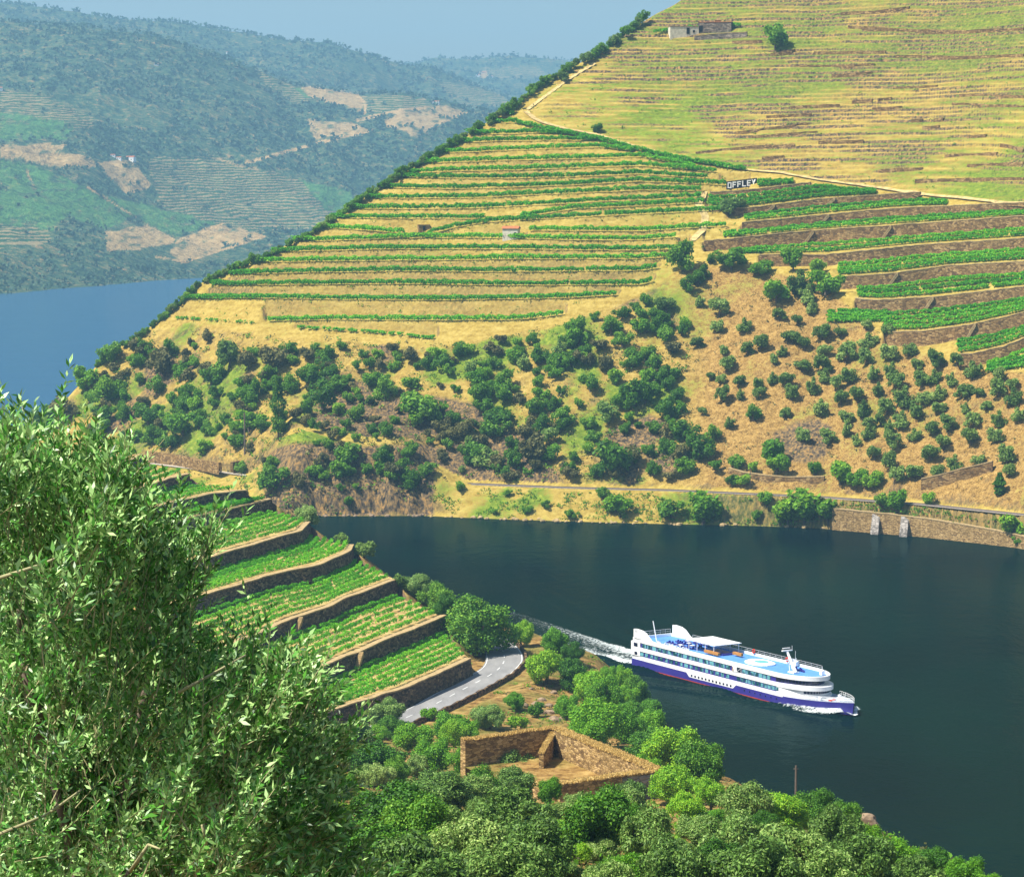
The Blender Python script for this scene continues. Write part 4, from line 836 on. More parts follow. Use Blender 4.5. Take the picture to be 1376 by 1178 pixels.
# far woods: tree crowns too many to count on the hills beyond the river
rg = np.random.default_rng(55); FP = []
for (P, cv), m_ in zip(FARCOV, (10000, 4500, 2500)):
    nr, nc = P.shape[:2]; i = rg.integers(0, nr-2, m_); j = rg.integers(0, nc-1, m_); c = cv[i, j].max(-1); q = P[i, j]; ok = (c < .3) & (vn(q[:,0]/170, q[:,1]/210, 3) > .30); FP.append(q[ok])
    if m_ < 6000 or True: FP.append(P[nr-2, rg.integers(0, nc, 260)])
FP = np.concatenate(FP); FP[:, 2] += 1.5; sc_ = np.clip(FP[:, 1]/4200, .8, 2)
k = np.repeat(np.arange(len(FP)), 6); Q = FP[k] + rg.normal(size=(len(k), 3))*np.array([2.6, 2.6, 1.6])*sc_[k][:, None]; Q[:, 2] += 1.5
V, Fq = quads(Q, unit(rg.normal(size=(len(k), 3))+[0, -.3, .6]), 4.2*sc_[k]*rg.uniform(.6, 1.3, len(k)), 1.2, rg); tag(mesh_np('far_woods', V, Fq, M['far_leaf']), kind='stuff')
# ================================================================ THE OLIVE TREE IN FRONT OF THE VIEWPOINT
def big_olive():
    rg = np.random.default_rng(77)
    OUT = [(-60,612),(0,600),(25,598),(60,622),(95,628),(125,622),(160,640),(185,660),(192,705),(225,722),(262,728),(276,752),(268,800),(240,826),(268,862),(318,886),(372,915),(425,960),(448,1010),(430,1060),(440,1130),(500,1240),(-60,1240)]
    base = at_y(120, 1500, 15.5)
    root = empty('olive_tree', tuple(base), 0, 'large silvery-leaved olive tree filling the lower left corner close to the viewpoint', 'olive tree')
    # sprays: clusters of shoots along short boughs, thick towards the light, thin and ragged at the rim
    K = 330; gx = rg.uniform(-70, 470, 9000); gy = rg.uniform(590, 1235, 9000); ok = inpoly(gx, gy, OUT); gx, gy = gx[ok], gy[ok]; sel = []
    for i in range(len(gx)):
        if all((gx[i]-gx[j])**2+(gy[i]-gy[j])**2 > 23**2 for j in sel): sel.append(i)
        if len(sel) >= K: break
    cxp, cyp = gx[sel], gy[sel]; K = len(sel); edge = seg_d(cxp, cyp, OUT[:-1])
    cd = 16.6 + rg.uniform(-1, 1, K)*np.clip(.35+edge/110, .35, 2.2) + .9*np.sin(cxp/60)*np.sin(cyp/75)
    hollow = sstep(740, 960, cyp)*sstep(380, 250, cxp); cd = cd + .5*hollow - .4*sstep(760, 640, cyp)
    cnt = rg.integers(10, 34, K); cnt[edge < 26] = rg.integers(6, 15, int((edge < 26).sum())); cnt = np.where((cyp > 790) & (cxp < 330) & (rg.random(K) < .62), cnt//4, cnt); k = np.repeat(np.arange(K), cnt); n = len(k)
    sp = np.where(edge < 26, 9, 17)[k]; th = rg.normal(1.05, .45, K)[k]; along = rg.normal(size=n)*1.7*sp; acr = rg.normal(size=n)*.62*sp
    px = cxp[k]+along*np.cos(th)+acr*np.sin(th); py = cyp[k]-along*np.sin(th)+acr*np.cos(th); dep = cd[k]+rg.normal(size=n)*.10
    # inner foliage in the shade behind them
    nb = 5200; bx = rg.uniform(-70, 440, nb*3); by = rg.uniform(660, 1240, nb*3); ok = inpoly(bx, by, OUT); bx, by = bx[ok][:nb], by[ok][:nb]; e2 = seg_d(bx, by, OUT[:-1]); ok = e2 > 30; bx, by = bx[ok], by[ok]
    px = np.concatenate([px, bx]); py = np.concatenate([py, by]); dep = np.concatenate([dep, 19.0+rg.uniform(-.7, .9, len(bx))]); n = len(px)
    P = at_y(px, py, dep)
    ctr = at_y(130, 1050, 16.4)
    outw = unit(P-ctr); ax = unit(outw*.5 + np.array([.12, -.1, .85]) + .36*rg.normal(size=(n, 3)))
    L = rg.uniform(.16, .34, n); m = 17; V = []; S = MB()
    # leaves in opposite pairs along each shoot
    ti = np.tile(np.linspace(.05, 1.0, m), n); ii = np.repeat(np.arange(n), m)
    B = P[ii] + ax[ii]*(L[ii]*ti)[:, None]
    side = unit(np.cross(ax[ii], unit(rg.normal(size=(n, 3)))[ii])); side = side*np.where(np.arange(len(ii)) % 2 == 0, 1, -1)[:, None]
    q = np.where((np.arange(len(ii))//2) % 2 == 0, 1, 0)[:, None]; side = side*q + np.cross(ax[ii], side)*(1-q)
    dirl = unit(side*.75 + ax[ii]*.85 + .22*rg.normal(size=B.shape)); ln = rg.uniform(.045, .078, len(ii)); wd = ln*rg.uniform(.13, .19, len(ii))
    nrm = unit(np.cross(dirl, unit(rg.normal(size=B.shape)))+.3*rg.normal(size=B.shape)+[-.6,-.35,.9]); nrm = unit(nrm-(nrm*dirl).sum(-1, keepdims=True)*dirl); bt = np.cross(nrm, dirl)
    a, b = ln[:, None], wd[:, None]
    Vx = np.stack([B, B+dirl*a*.45+bt*b+nrm*a*.03, B+dirl*a, B+dirl*a*.45-bt*b+nrm*a*.03], 1).reshape(-1, 3)
    leaves = mesh_np('crown', Vx - base, np.arange(len(Vx)).reshape(-1, 4), M['big_olive_leaf'], parent=root)
    # twigs carrying the shoots
    for i in range(0, n, 2): S.tube(P[i]-base-ax[i]*.10, P[i]-base+ax[i]*L[i], .0045, .002, 3)
    S.build('twigs', M['twig'], root)
    for k, (x0, y0, x1, y1, d0, d1) in enumerate(((130,1330,175,1170,16,15.3),(175,1170,215,1140,15.3,15.0),(190,1340,240,1150,16.6,16.2),(120,1300,60,1000,16.5,16.3),(60,1000,30,760,16.3,16.2),(130,1280,200,900,16.6,16.6),(200,900,230,700,16.6,16.5),(160,1320,330,1000,16.6,16.2),(330,1000,390,930,16.2,16),(272,1108,312,1150,15.4,15.4),(240,930,330,880,15.6,15.8),(0,776,84,746,14.9,14.9),(0,1120,110,1060,15.1,15.3))):
        big = y0 > 1250 or (x0, y0) in ((60,1000),(200,900),(330,1000)); dz_ = 1.7 if big else -.1; mb = MB(); p = at_y(x0, y0, d0+dz_)-base; q = at_y(x1, y1, d1+dz_)-base; mid = (p+q)/2+rg.normal(size=3)*.05; 
        mb.path([p, mid, q], .05 if big else .011, .022 if big else .006, 7); mb.build('branch', M['bark'] if big else M['twig'], root, True)
    mb = MB(); g = near_z(np.array([base[0], base[1], 0.])); mb.path([(0,0,float(g-base[2])-.3), (.06,0,-.6), (0,.05,.1)], .22, .16, 10); mb.build('trunk', M['bark'], root, True)
M['big_olive_leaf'] = leaf_mat('big_olive_leaf', (.012,.075,.005), (.085,.32,.022), (.50,.72,.26), .2, .42, spec=.5, per_tree=0)
M['twig'] = simple('olive_twig', (.36,.33,.17), .8, .2, 6)
big_olive()
# ================================================================ THE RIVER CRUISE SHIP
M['ship_white'] = simple('ship_white', (.86,.86,.86), .35, .03, .4, .4)
M['ship_blue'] = simple('ship_blue', (.04,.03,.24), .35, .1, .4, .4)
M['ship_red'] = simple('ship_red', (.40,.05,.02), .5, .1, .4)
M['deck_blue'] = simple('deck_blue', (.10,.26,.62), .8, .10, .5)
M['deck_grey'] = simple('deck_grey', (.35,.38,.42), .8, .1, .5)
M['dark_metal'] = simple('dark_metal', (.03,.03,.035), .5, .1, 2)
M['rail'] = simple('rail_metal', (.55,.55,.57), .4, .1, 2)
M['orange'] = simple('orange_awning', (.45,.20,.05), .8, .15, 2)
M['ring_red'] = simple('life_ring_red', (.65,.05,.02), .6, .1, 2)
M['pool'] = simple('pool_water', (.16,.55,.60), .1, .1, 2, .5)
def glass_mat(name, a, b_, scale=.55):
    m, n, b = new_mat(name, .08, .6); t = noise(n, scale, 2, .5, coord='pos'); n.links.new(ramp(n, t, [(.42, a), (.56, b_)]), b.inputs['Base Color']); return m
M['glass'] = glass_mat('window_glass', (.015,.07,.09), (.16,.42,.48)); M['dark_glass'] = glass_mat('wheelhouse_glass', (.01,.012,.03), (.03,.03,.08))
M['ship_black'] = simple('boot_black', (.012,.012,.02), .5, .1, 1)
def cruise_ship():
    HB = 5.7; LEN = 78.0
    ship = empty('cruise_ship', (SHIP_S[0], SHIP_S[1], 0), math.atan2(SHIP_D[1], SHIP_D[0]), 'long white river cruise ship with dark blue hull and blue sun deck under way', 'ship')
    def half(x, x1, rlen, e=2.2, hb=HB):       # half breadth of a deck outline ending at x1
        if x < x1-rlen: return hb*(1 - .06*max(0, (6-x)/6)) 
        t = (x-(x1-rlen))/rlen; return hb*max(0, 1-t**e)**(1/1.9)
    def outline(x0, x1, rlen, hb=HB, e=2.2, n=16):
        xs = [x0, x0+6] + [x1-rlen] + [x1-rlen+rlen*math.sin(k/n*math.pi/2) for k in range(1, n)]
        st = [(x, -half(x, x1, rlen, e, hb)) for x in xs]; return st + [(x1, 0)] + [(x, -y) for x, y in reversed(st)]
    # hull: lofted sections, blue with a red boot line, bow flare
    hx = [0, .6, 6, 20, 40, 56, 62, 66, 70, 73, 75.5, 77.3, 78.3]; V = []; F = []; MI = []; zs = lambda x: [-1.0, .02, .15, 1.85 + 1.0*max(0, (x-50)/28)**1.5]
    for x in hx:
        t = max(0, (x-56)/22.3)
        for j, z in enumerate(zs(x)):
            fl = (.30*(3-j)/3)*t; xx = x - (.9*(3-j)/3)*t*1.6; b = HB*max(0.02, (1-t**(2.9-.5*(3-j)/3)))*(1-fl*.5); b *= (1-.04*(x < .3))
            V += [(xx, -b, z), (xx, b, z)]
    nh = len(hx)
    for i in range(nh-1):
        for j in range(3):
            a = i*8+j*2; c = a+8; mi = 1 if j == 1 else 0
            if j == 0: mi = 1
            F += [(a, c, c+2, a+2), (a+1, a+3, c+3, c+1)]; MI += [mi, mi]
        F.append((i*8+6, i*8+14, i*8+15, i*8+7)); MI.append(2)
    F += [(0, 2, 3, 1), (2, 4, 5, 3), (4, 6, 7, 5)]; MI += [1, 1, 0]
    mb = MB(); mb.v = V; mb.f = F; mb.m = MI; mb.build('hull', [M['ship_blue'], M['ship_red'], M['deck_grey']], ship)
    # white lower strake and the panel with square ports amidships
    mb = MB(); mb.prism(outline(.25, 68, 10, HB+.02), 1.83, 2.75); mb.build('lower_superstructure', M['ship_white'], ship)
    mb = MB(); mb.prism(outline(1.6, 67, 9, HB-.10), 2.75, 3.95); mb.build('cabin_deck_wall', M['ship_blue'], ship)
    mb = MB(); mb.prism(outline(.1, 68.5, 10, HB+.04), 3.95, 4.85); mb.build('deck_band', M['ship_white'], ship)
    mb = MB(); mb.prism(outline(3.2, 65.5, 10, HB-.12), 4.85, 6.0); mb.build('upper_deck_wall', M['ship_blue'], ship)
    # sun deck slab with bulwark
    ol = outline(.5, 67.5, 11, HB+.06); il = outline(1.0, 66.9, 10.7, HB-.3)
    mb = MB(); n = len(ol)
    sheer = lambda p: 6.85
    mb.prism(ol, 6.0, 6.28); mb.build('sun_deck_slab', M['ship_white'], ship)
    mb = MB(); mb.prism(il, 6.284, 6.34); mb.build('sun_deck', M['deck_blue'], ship)
    mb = MB(); v = [(p[0], p[1], z) for z in (6.28, 6.95) for p in ol] + [(p[0], p[1], z) for z in (6.95, 6.28) for p in il]
    mb.add(v, [(i, (i+1) % n, n+(i+1) % n, n+i) for i in range(n)] + [(n+i, n+(i+1) % n, 2*n+(i+1) % n, 2*n+i) for i in range(n)] + [(2*n+i, 2*n+(i+1) % n, 3*n+(i+1) % n, 3*n+i) for i in range(n)])
    mb.build('bulwark', M['ship_white'], ship)
    # white stern and corner casings beside the window bands
    mb = MB()
    for sgn in (-1, 1):
        for c_, d_ in (((2.0, sgn*(HB-.45), 4.4), (3.8, .9, 3.3)), ((42.3, sgn*(HB-.02), 5.42), (1.7, .30, 1.16))):
            mb = MB(); mb.box(c_, d_); mb.build('casing', M['ship_white'], ship)
    # aft fins: raised curved screens at both quarters
    for sgn in (-1, 1):
        mb = MB(); prof = [(1.2, 6.9), (1.2, 9.0), (2.6, 9.15), (5.0, 9.0), (6.6, 8.5), (7.8, 7.7), (8.8, 7.1), (9.6, 6.92)]; y0, y1 = sgn*(HB-.25), sgn*(HB+.02)
        vs = [(x, y0, z) for x, z in prof] + [(x, y1, z) for x, z in prof]; k = len(prof)
        mb.add(vs, [(i, (i+1) % k, k+(i+1) % k, k+i) for i in range(k)] + [tuple(range(k)), tuple(range(2*k-1, k-1, -1))]); f = mb.build('quarter_screen', M['ship_white'], ship)
        g = MB(); 
        for q in range(4): g.box((2.3, sgn*(HB+.04), 8.86-.16*q), (1.3, .05, .07))
        g.build('vent_grille', M['rail'], f)
    mb = MB(); mb.prism(outline(59.5, 67.2, 9.2, HB-.03), 2.75, 3.95); mb.build('front_screen', M['ship_white'], ship)
    # windows
    def window(x, z, w_, h, name='window', mat=None, y=None, sides=(-1,)):
        for sgn in sides:
            yy = y if y is not None else HB-.06; mb = MB(); mb.box((x, sgn*yy, z), (w_, .10, h)); mb.build(name, mat or M['glass'], ship)
    def hull_y(x, x1, rlen, hb): return half(x, x1, rlen, 2.2, hb)
    for i in range(17): window(5.6+i*2.12, 5.42, 1.66, .92, y=HB-.10)
    for i in range(7): window(44.2+1.5+i*1.55, 5.42, 1.25, .92, y=hull_y(44.2+1.5+i*1.55, 65.5, 10, HB-.12)+.02)
    for i in range(18): window(4.6+i*2.05, 3.35, 1.15 if i % 3 else 1.5, .78, y=HB-.08)
    for i in range(11): window(43.6+i*1.45, 3.35, 1.15, .78, y=hull_y(43.6+i*1.45, 67, 9, HB-.10)+.02)
    # far side, one strip of panes per deck
    mb = MB()
    for i in range(17): mb.box((5.6+i*2.12, HB-.10, 5.42), (1.66, .10, .92)); mb.box((4.6+i*2.05, HB-.08, 3.35), (1.15, .1, .78))
    tag(mb.build('far_side_windows', M['glass'], ship), kind='stuff')
    # rounded wheelhouse front: dark glass band with mullions, and the lounge front below
    for (x1, rl_, hb, z0, z1, t0) in ((65.5, 10, HB-.12, 5.0, 5.92, .12), (67.2, 9.2, HB-.03, 3.15, 3.7, .75)):
        mb = MB(); pts = outline(0, x1+.06, rl_, hb+.06)[3:-3]
        pts = [p for p in pts if p[0] > x1-rl_*(1-t0)]
        for i in range(len(pts)-1):
            (xa, ya), (xb, yb) = pts[i], pts[i+1]; sh = .06
            mb.add([(xa+(xb-xa)*sh, ya+(yb-ya)*sh, z0), (xb-(xb-xa)*sh, yb-(yb-ya)*sh, z0), (xb-(xb-xa)*sh, yb-(yb-ya)*sh, z1), (xa+(xb-xa)*sh, ya+(yb-ya)*sh, z1)], [(0,1,2,3)])
        mb.build('wheelhouse_windows' if z0 > 4 else 'lounge_windows', M['dark_glass'], ship)
    # panel with twelve square ports let into the blue hull, row of small round ports forward
    mb = MB(); y = -HB-.03; mb.add([(23.2,y,1.82),(42.8,y,1.82),(41.6,y,.92),(24.4,y,.92)], [(0,3,2,1)]); mb.add([(23.2,y+.1,1.82),(42.8,y+.1,1.82),(41.6,y+.1,.92),(24.4,y+.1,.92)], [(0,1,2,3)]); pn = mb.build('port_panel', M['ship_white'], ship)
    for i in range(12):
        g = MB(); g.box((25.4+i*1.4, y-.02, 1.38), (.62, .05, .46)); g.build('porthole', M['dark_glass'], pn)
    for i in range(7):
        x = 46+i*2.0; g = MB(); yy = -(HB*max(.02, 1-max(0, (x-56)/22.3)**2.2)+.02); g.box((x, yy, 1.15), (.34, .12, .3)); g.build('porthole', M['dark_glass'], ship)
    # boarding recess amidships with orange emblem, ladder truss
    mb = MB(); mb.box((43.9, -(HB-.05), 5.42), (1.9, .1, 1.1)); rc = mb.build('boarding_recess', M['dark_glass'], ship)
    mb = MB(); mb.tube((43.1,-HB-.04,4.95), (44.7,-HB-.04,5.9), .06); mb.tube((44.75,-HB-.04,4.9), (44.75,-HB-.04,5.95), .07); mb.build('ladder', M['ship_white'], rc)
    mb = MB()
    for k in range(10):
        a0 = k*math.pi/5; a1 = a0+math.pi/5; mb.tube((41.7+.22*math.cos(a0), -HB-.2, 5.25+.3*math.sin(a0)), (41.7+.22*math.cos(a1), -HB-.2, 5.25+.3*math.sin(a1)), .06, n=4)
    mb.tube((41.7,-HB-.2,5.6), (41.7,-HB-.2,5.95), .06, n=4); mb.build('emblem', M['orange'], ship)
    # name on the bow, not legible in the photo: a thin broken line of small pale strokes
    # foredeck bulwark, rails, winches, anchor
    mb = MB(); rx = [67+k*1.0 for k in range(12)]
    for sgn in (-1, 1):
        pr = None
        for x in rx:
            t = max(0, (x-56)/22.3); b = HB*max(.02, 1-t**2.9)*sgn*.96; z = 1.85+1.0*max(0, (x-50)/28)**1.5; mb.tube((x,b,z-.05), (x,b,z+1.0), .035, n=4)
            if pr: mb.tube((pr[0],pr[1],pr[2]+1.0), (x,b,z+1.0), .04, n=4); mb.tube((pr[0],pr[1],pr[2]+.55), (x,b,z+.55), .03, n=4)
            pr = (x, b, z)
    mb.build('bow_railing', M['ship_white'], ship)
    mb = MB()
    for x, yv in ((71.5,-1.6),(71.5,1.6),(73.5,0)): mb.tube((x,yv-.6,2.65), (x,yv+.6,2.65), .38, n=10); mb.box((x,yv,2.3), (.9,1.5,.3))
    mb.tube((74.5,0,2.3), (75.2,0,4.6), .07, n=5); mb.box((70.2,-3.0,2.75), (.8,.5,.9)); mb.box((70.2,2.4,2.75), (.8,.5,.9)); mb.build('mooring_winches', M['ship_white'], ship)
    mb = MB()
    for x, yv in ((71.9,-.6),(72.2,.9),(72.4,-1.8)): mb.box((x,yv,2.55), (.8,.5,.5))
    mb.build('deck_gear', M['ring_red'], ship)
    mb = MB(); mb.box((70.4,-3.15,1.25), (.7,.2,.12)); mb.tube((70.4,-3.2,1.1), (70.4,-3.2,1.7), .07); mb.build('anchor', M['dark_metal'], ship)
    # sun deck furniture: canopy, orange awnings, pool, loungers, masts
    mb = MB(); mb.box((24.6, 1.0, 8.72), (11.5, 7.6, .16)); cn = mb.build('sun_canopy', M['ship_white'], ship)
    mb = MB(); 
    for x in (19.6, 22.9, 26.2, 29.6):
        for yv in (-2.5, 4.5): mb.tube((x,yv,6.3), (x,yv,8.65), .09)
    mb.build('canopy_posts', M['ship_white'], cn)
    mb = MB(); mb.box((29.0, -2.6, 7.0), (5.6, .6, .6)); mb.box((33.6, 1.4, 7.0), (3.4, .6, .6)); mb.build('deck_bar', M['orange'], ship)
    mb = MB(); mb.box((27.5, .8, 6.55), (7, 3.6, .4)); mb.build('stair_well', M['ship_blue'], ship)
    mb = MB(); k = 18; mb.prism([(43.5+4.4*math.cos(2*math.pi*i/k), .4+2.9*math.sin(2*math.pi*i/k)) for i in range(k)], 6.33, 6.62); mb.prism([(43.5+3.7*math.cos(2*math.pi*i/k), .4+2.4*math.sin(2*math.pi*i/k)) for i in range(k)], 6.6, 6.85); po = mb.build('pool_surround', M['ship_white'], ship)
    mb = MB(); mb.prism([(44.2+1.9*math.cos(2*math.pi*i/k), .3+1.5*math.sin(2*math.pi*i/k)) for i in range(k)], 6.8, 6.90); mb.build('pool', M['pool'], po)
    rg = random.Random(5)
    for i in range(46):
        a = i//4; c = i % 4; x = 9.6+a*1.15; yv = -4.2+c*2.5+rg.uniform(-.3,.3)
        if i > 41: x = 52+rg.uniform(0, 6); yv = 2.2+rg.uniform(-.6, 1)
        g = MB(); az = rg.choice((0, math.pi)); g.box((x, yv, 6.62), (1.0, .5, .1), az); g.box((x+.5*math.cos(az), yv, 6.85), (.12, .5, .5), az, tilt=.4)
        for lx in (-.4, .4): g.box((x+lx, yv, 6.45), (.06, .45, .26))
        g.build('deck_chair', M['ship_blue'] if i % 4 else M['ship_white'], ship)
    for x, yv in ((12.4,2.2),(15.4,.6),(17.6,3.2),(16.4,-2.6),(18.6,-.8)):
        g = MB(); g.box((x, yv, 7.02), (1.3, .9, .07)); g.tube((x,yv,6.33), (x,yv,7.0), .06); g.build('deck_table', M['ship_white'], ship)
    mb = MB(); mb.tube((5.8, -2.2, 6.33), (4.2, -2.2, 11.0), .16, .10, 8); mb.build('stern_mast', M['ship_white'], ship)
    mb = MB(); mb.box((57.4,-.6,6.5), (2.2,1.6,.3)); mb.tube((58.2,-.6,6.5), (54.8,-.6,11.0), .42, .26, 8); mb.tube((56.0,-.6,6.4), (55.6,-.6,9.6), .12, .1, 6); mb.box((54.9,-.6,11.0), (.6,2.6,.2)); mb.box((54.6,-.6,11.5), (.3,2.0,.14)); mb.box((56.2,-.6,9.1), (.3,3.0,.14))
    mb.tube((54.9,.8,10.9), (54.9,.8,12.0), .04); mb.tube((55.9,1.0,9.0), (55.9,1.0,10.9), .04); mb.build('radar_mast', M['ship_white'], ship)
    for x, yv in ((63.5, 2.6), (51.0, 4.9)):
        g = MB(); g.box((x,yv,7.0), (.9,.8,1.0)); g.box((x,yv,7.6), (1.5,.3,.25)); g.tube((x,yv,7.6), (x,yv,8.3), .05); g.build('searchlight', M['ship_white'], ship)
    mb = MB(); pr = None
    for i in range(24):
        x = 9.5+i*2.2; yv = HB-.15
        if x > 56: yv = half(x, 67.5, 11)-.15
        mb.tube((x,yv,6.9), (x,yv,7.75), .035, n=4)
        if pr: mb.tube(pr, (x,yv,7.75), .035, n=4); mb.tube((pr[0],pr[1],7.35), (x,yv,7.35), .025, n=4)
        pr = (x, yv, 7.75)
    pr = None
    for i in range(8):
        yv = -5.2+i*1.49; mb.tube((.7,yv,6.9), (.7,yv,8.0), .04, n=4)
        if pr: mb.tube(pr, (.7,yv,8.0), .04, n=4); mb.tube((.7,pr[1],7.5), (.7,yv,7.5), .03, n=4)
        pr = (.7, yv, 8.0)
    mb.build('deck_railing', M['rail'], ship)
    for x, yv, z in ((1.0,-4.4,7.5),(5.0,5.6,7.8),(34.5,5.2,7.4),(47.5,5.0,7.4)):
        g = MB(); 
        for k in range(10):
            a0 = k*math.pi/5; a1 = a0+math.pi/5; g.tube((x+.45*math.cos(a0), yv, z+.45*math.sin(a0)), (x+.45*math.cos(a1), yv, z+.45*math.sin(a1)), .14, n=5)
        g.build('life_ring', M['ring_red'], ship)
    # stern openings with dark recesses
    mb = MB(); mb.box((.1, -3.8, 5.35), (.35, 2.2, .9)); mb.box((.12, 0, 5.35), (.35, 2.6, .9)); mb.box((.12,3.8,5.35), (.35,2.2,.9)); mb.box((.3,0,3.3), (.5,8,.8)); mb.box((2.1,-(HB-.0),5.35), (1.6,.08,.9)); mb.box((2.2,-(HB-.0),3.3), (1.2,.08,.7)); mb.build('stern_windows', M['dark_glass'], ship)
    # people at the rail
    return ship
cruise_ship()
# ---------------------------------------------------------------- foam
def foam_mat():
    m, n, b = new_mat('foam', .9, .1); b.inputs['Base Color'].default_value = (.80,.86,.84, 1)
    at = n.nodes.new('ShaderNodeAttribute'); at.attribute_name = 'foam'; sp = n.nodes.new('ShaderNodeSeparateColor'); n.links.new(at.outputs['Color'], sp.inputs[0])
    t = noise(n, 1.3, 6, .75); a = mth(n, 'MULTIPLY', mth(n, 'SUBTRACT', mth(n, 'ADD', sp.outputs[0], mth(n, 'MULTIPLY', t, 2.6)), 1.78), 1.7, True)
    n.links.new(mth(n, 'MULTIPLY', a, .86), b.inputs['Alpha']); bump(n, b, t, .6, .3); return m
M['foam'] = foam_mat()
def ship_xy(s, q): return SHIP_S[0]+SHIP_D[0]*s+SHIP_N[0]*q, SHIP_S[1]+SHIP_D[1]*s+SHIP_N[1]*q
def foam_sheet(name, s0, s1, q0, q1, dens, lift=.06, ns=120, nq=60, h=None):
    s = np.linspace(s0, s1, ns)[:, None]; q = np.linspace(0, 1, nq)[None, :]; qq = q0(s)*(1-q)+q1(s)*q; ss = s+0*qq; X, Y = ship_xy(ss, qq)
    Z = wave_z(X, Y)+lift + (h(ss, qq) if h else 0); f = dens(ss, qq, q+0*qq); a = np.stack([f, f, f], -1)
    o = mesh_np(name, np.stack([X, Y, Z], -1).reshape(-1, 3), grid_faces(ns, nq), M['foam'], smooth=True, attrs={'foam': a.reshape(-1, 3)}); tag(o, kind='stuff'); return o
# churned wake astern, bending back up the river
foam_sheet('wake_foam', -100, .8, lambda s: -4.6-np.clip(-s, 0, 90)*.13, lambda s: 4.6+np.clip(-s, 0, 90)*.09,
           lambda s, q, u: np.clip(1.15*np.exp(s/60)*(.45+.75*np.abs(2*u-1)**1.2)*sstep(0, .10, u)*sstep(1, .90, u)*1.15, 0, 1))
# bow wave: a curl thrown up at the stem and a band trailing along both sides
BW = lambda x: HB_(x)
def HB_(x): return 5.7*np.maximum(.0, 1-np.maximum(0, (x-55)/22.5)**2.4)
for sg in (1, -1):
    foam_sheet('bow_wave', 38, 78.6, lambda s: sg*(HB_(s)-.5), lambda s: sg*(HB_(s)+np.interp(s, [38,60,72,76,78.6], [1.0,2.6,4.6,4.2,1.2])), 
               lambda s, q, u: np.clip(np.interp(s, [38,52,66,73], [.05,.22,.62,.95])*sstep(1.0, .5, u), 0, 1.0), .12, h=lambda s, q: np.interp(s, [60,70,75,77.5,78.6], [0,.2,.6,.9,.3])*np.sin(np.pi*np.clip((np.abs(q)-HB_(s)+.5)/5, 0, 1)))
# ================================================================ WALLS, HOUSES, SIGN, RAILWAY AND SMALL THINGS
M['stone'] = stone_mat('terrace_stone', (.27,.16,.06), (.12,.07,.035), (.42,.28,.12), .9, 1.8)
M['ruin'] = stone_mat('ruin_stone', (.40,.26,.10), (.18,.11,.05), (.54,.37,.17), 1.4, 3.6, .15)
M['dark_stone'] = stone_mat('dark_stone', (.22,.17,.13), (.10,.08,.065), (.36,.29,.22), .9, 1.8)
M['grey_stone'] = stone_mat('grey_stone', (.34,.30,.26), (.18,.16,.14), (.48,.43,.38), .9, 1.6)
M['plaster'] = simple('old_plaster', (.62,.55,.44), .95, .2, 1.2); M['tile'] = simple('roof_tile', (.45,.15,.06), .9, .25, 2); M['dark'] = simple('dark_opening', (.015,.012,.012), .9, .1)
M['white_paint'] = simple('white_letter', (.82,.82,.80), .7, .04, 1); M['sign_black'] = simple('sign_board', (.012,.012,.018), .7, .1, 1)
M['gravel'] = simple('track_bed', (.42,.36,.29), .95, .2, 1.2); M['steel'] = simple('rail_steel', (.16,.13,.12), .5, .2, 2); M['sand'] = simple('sandy_track', (.48,.35,.14), .95, .4, .6)
M['wood'] = simple('weathered_wood', (.14,.11,.09), .95, .2, 3); M['iron'] = simple('iron_gate', (.05,.05,.05), .6, .2, 3)
def drape_wall(name, P, drop, mat, label, cat, group=None, thick=1.3, top=.25, cap=True, kind=None, part='wall_face'):
    """stone wall whose top follows P (lip points) and which drops away towards the viewer"""
    P = np.asarray(P, float); t = unit(np.gradient(P[:, :2], axis=0)); nn = np.stack([t[:, 1], -t[:, 0]], -1); nn = nn*np.where(nn[:, 1:2] > 0, -1, 1); n = len(P); o = P[n//2].copy()
    root = empty(name, tuple(o), 0, label, cat, group); mb = MB(); cp = MB(); dr = np.broadcast_to(drop, (n,))
    wob = .35*(vn(np.arange(n)/2.2, np.arange(n)*0+P[0,0], 4)-.5)
    for i in range(n-1):
        for (q, da, db, zt, zb) in ((mb, .5, -thick*.5, top, None),):
            v = []
            for j in (i, i+1):
                p = P[j]-o; x, y = p[0], p[1]; b = p[2]-dr[j]-1.0; tz = p[2]+top+wob[j]
                v += [(x+nn[j,0]*(da+.25), y+nn[j,1]*(da+.25), b), (x+nn[j,0]*da, y+nn[j,1]*da, tz), (x+nn[j,0]*db, y+nn[j,1]*db, tz), (x+nn[j,0]*db, y+nn[j,1]*db, p[2]-.8)]
            q.add(v, [(0,4,5,1),(1,5,6,2),(2,6,7,3)])
            if i == 0: q.add(v[:4], [(0,1,2,3)])
            if i == n-2: q.add(v[4:], [(3,2,1,0)])
        if cap:
            v = []
            for j in (i, i+1):
                p = P[j]-o; z = p[2]+top+wob[j]+.02
                for dd, dz in ((.62, -.12), (.62, .2), (-thick*.6, .2), (-thick*.6, -.12)): v.append((p[0]+nn[j,0]*dd, p[1]+nn[j,1]*dd, z+dz))
            cp.add(v, [(0,4,5,1),(1,5,6,2),(2,6,7,3)])
    mb.build(part, mat, root)
    if cap: cp.build('coping', M['coping'], root)
    return root, o, nn
STEPS = {1: [1122, 1042], 2: [1113], 3: [1092, 1197], 5: [1205], 6: [1256], 7: [1312]}
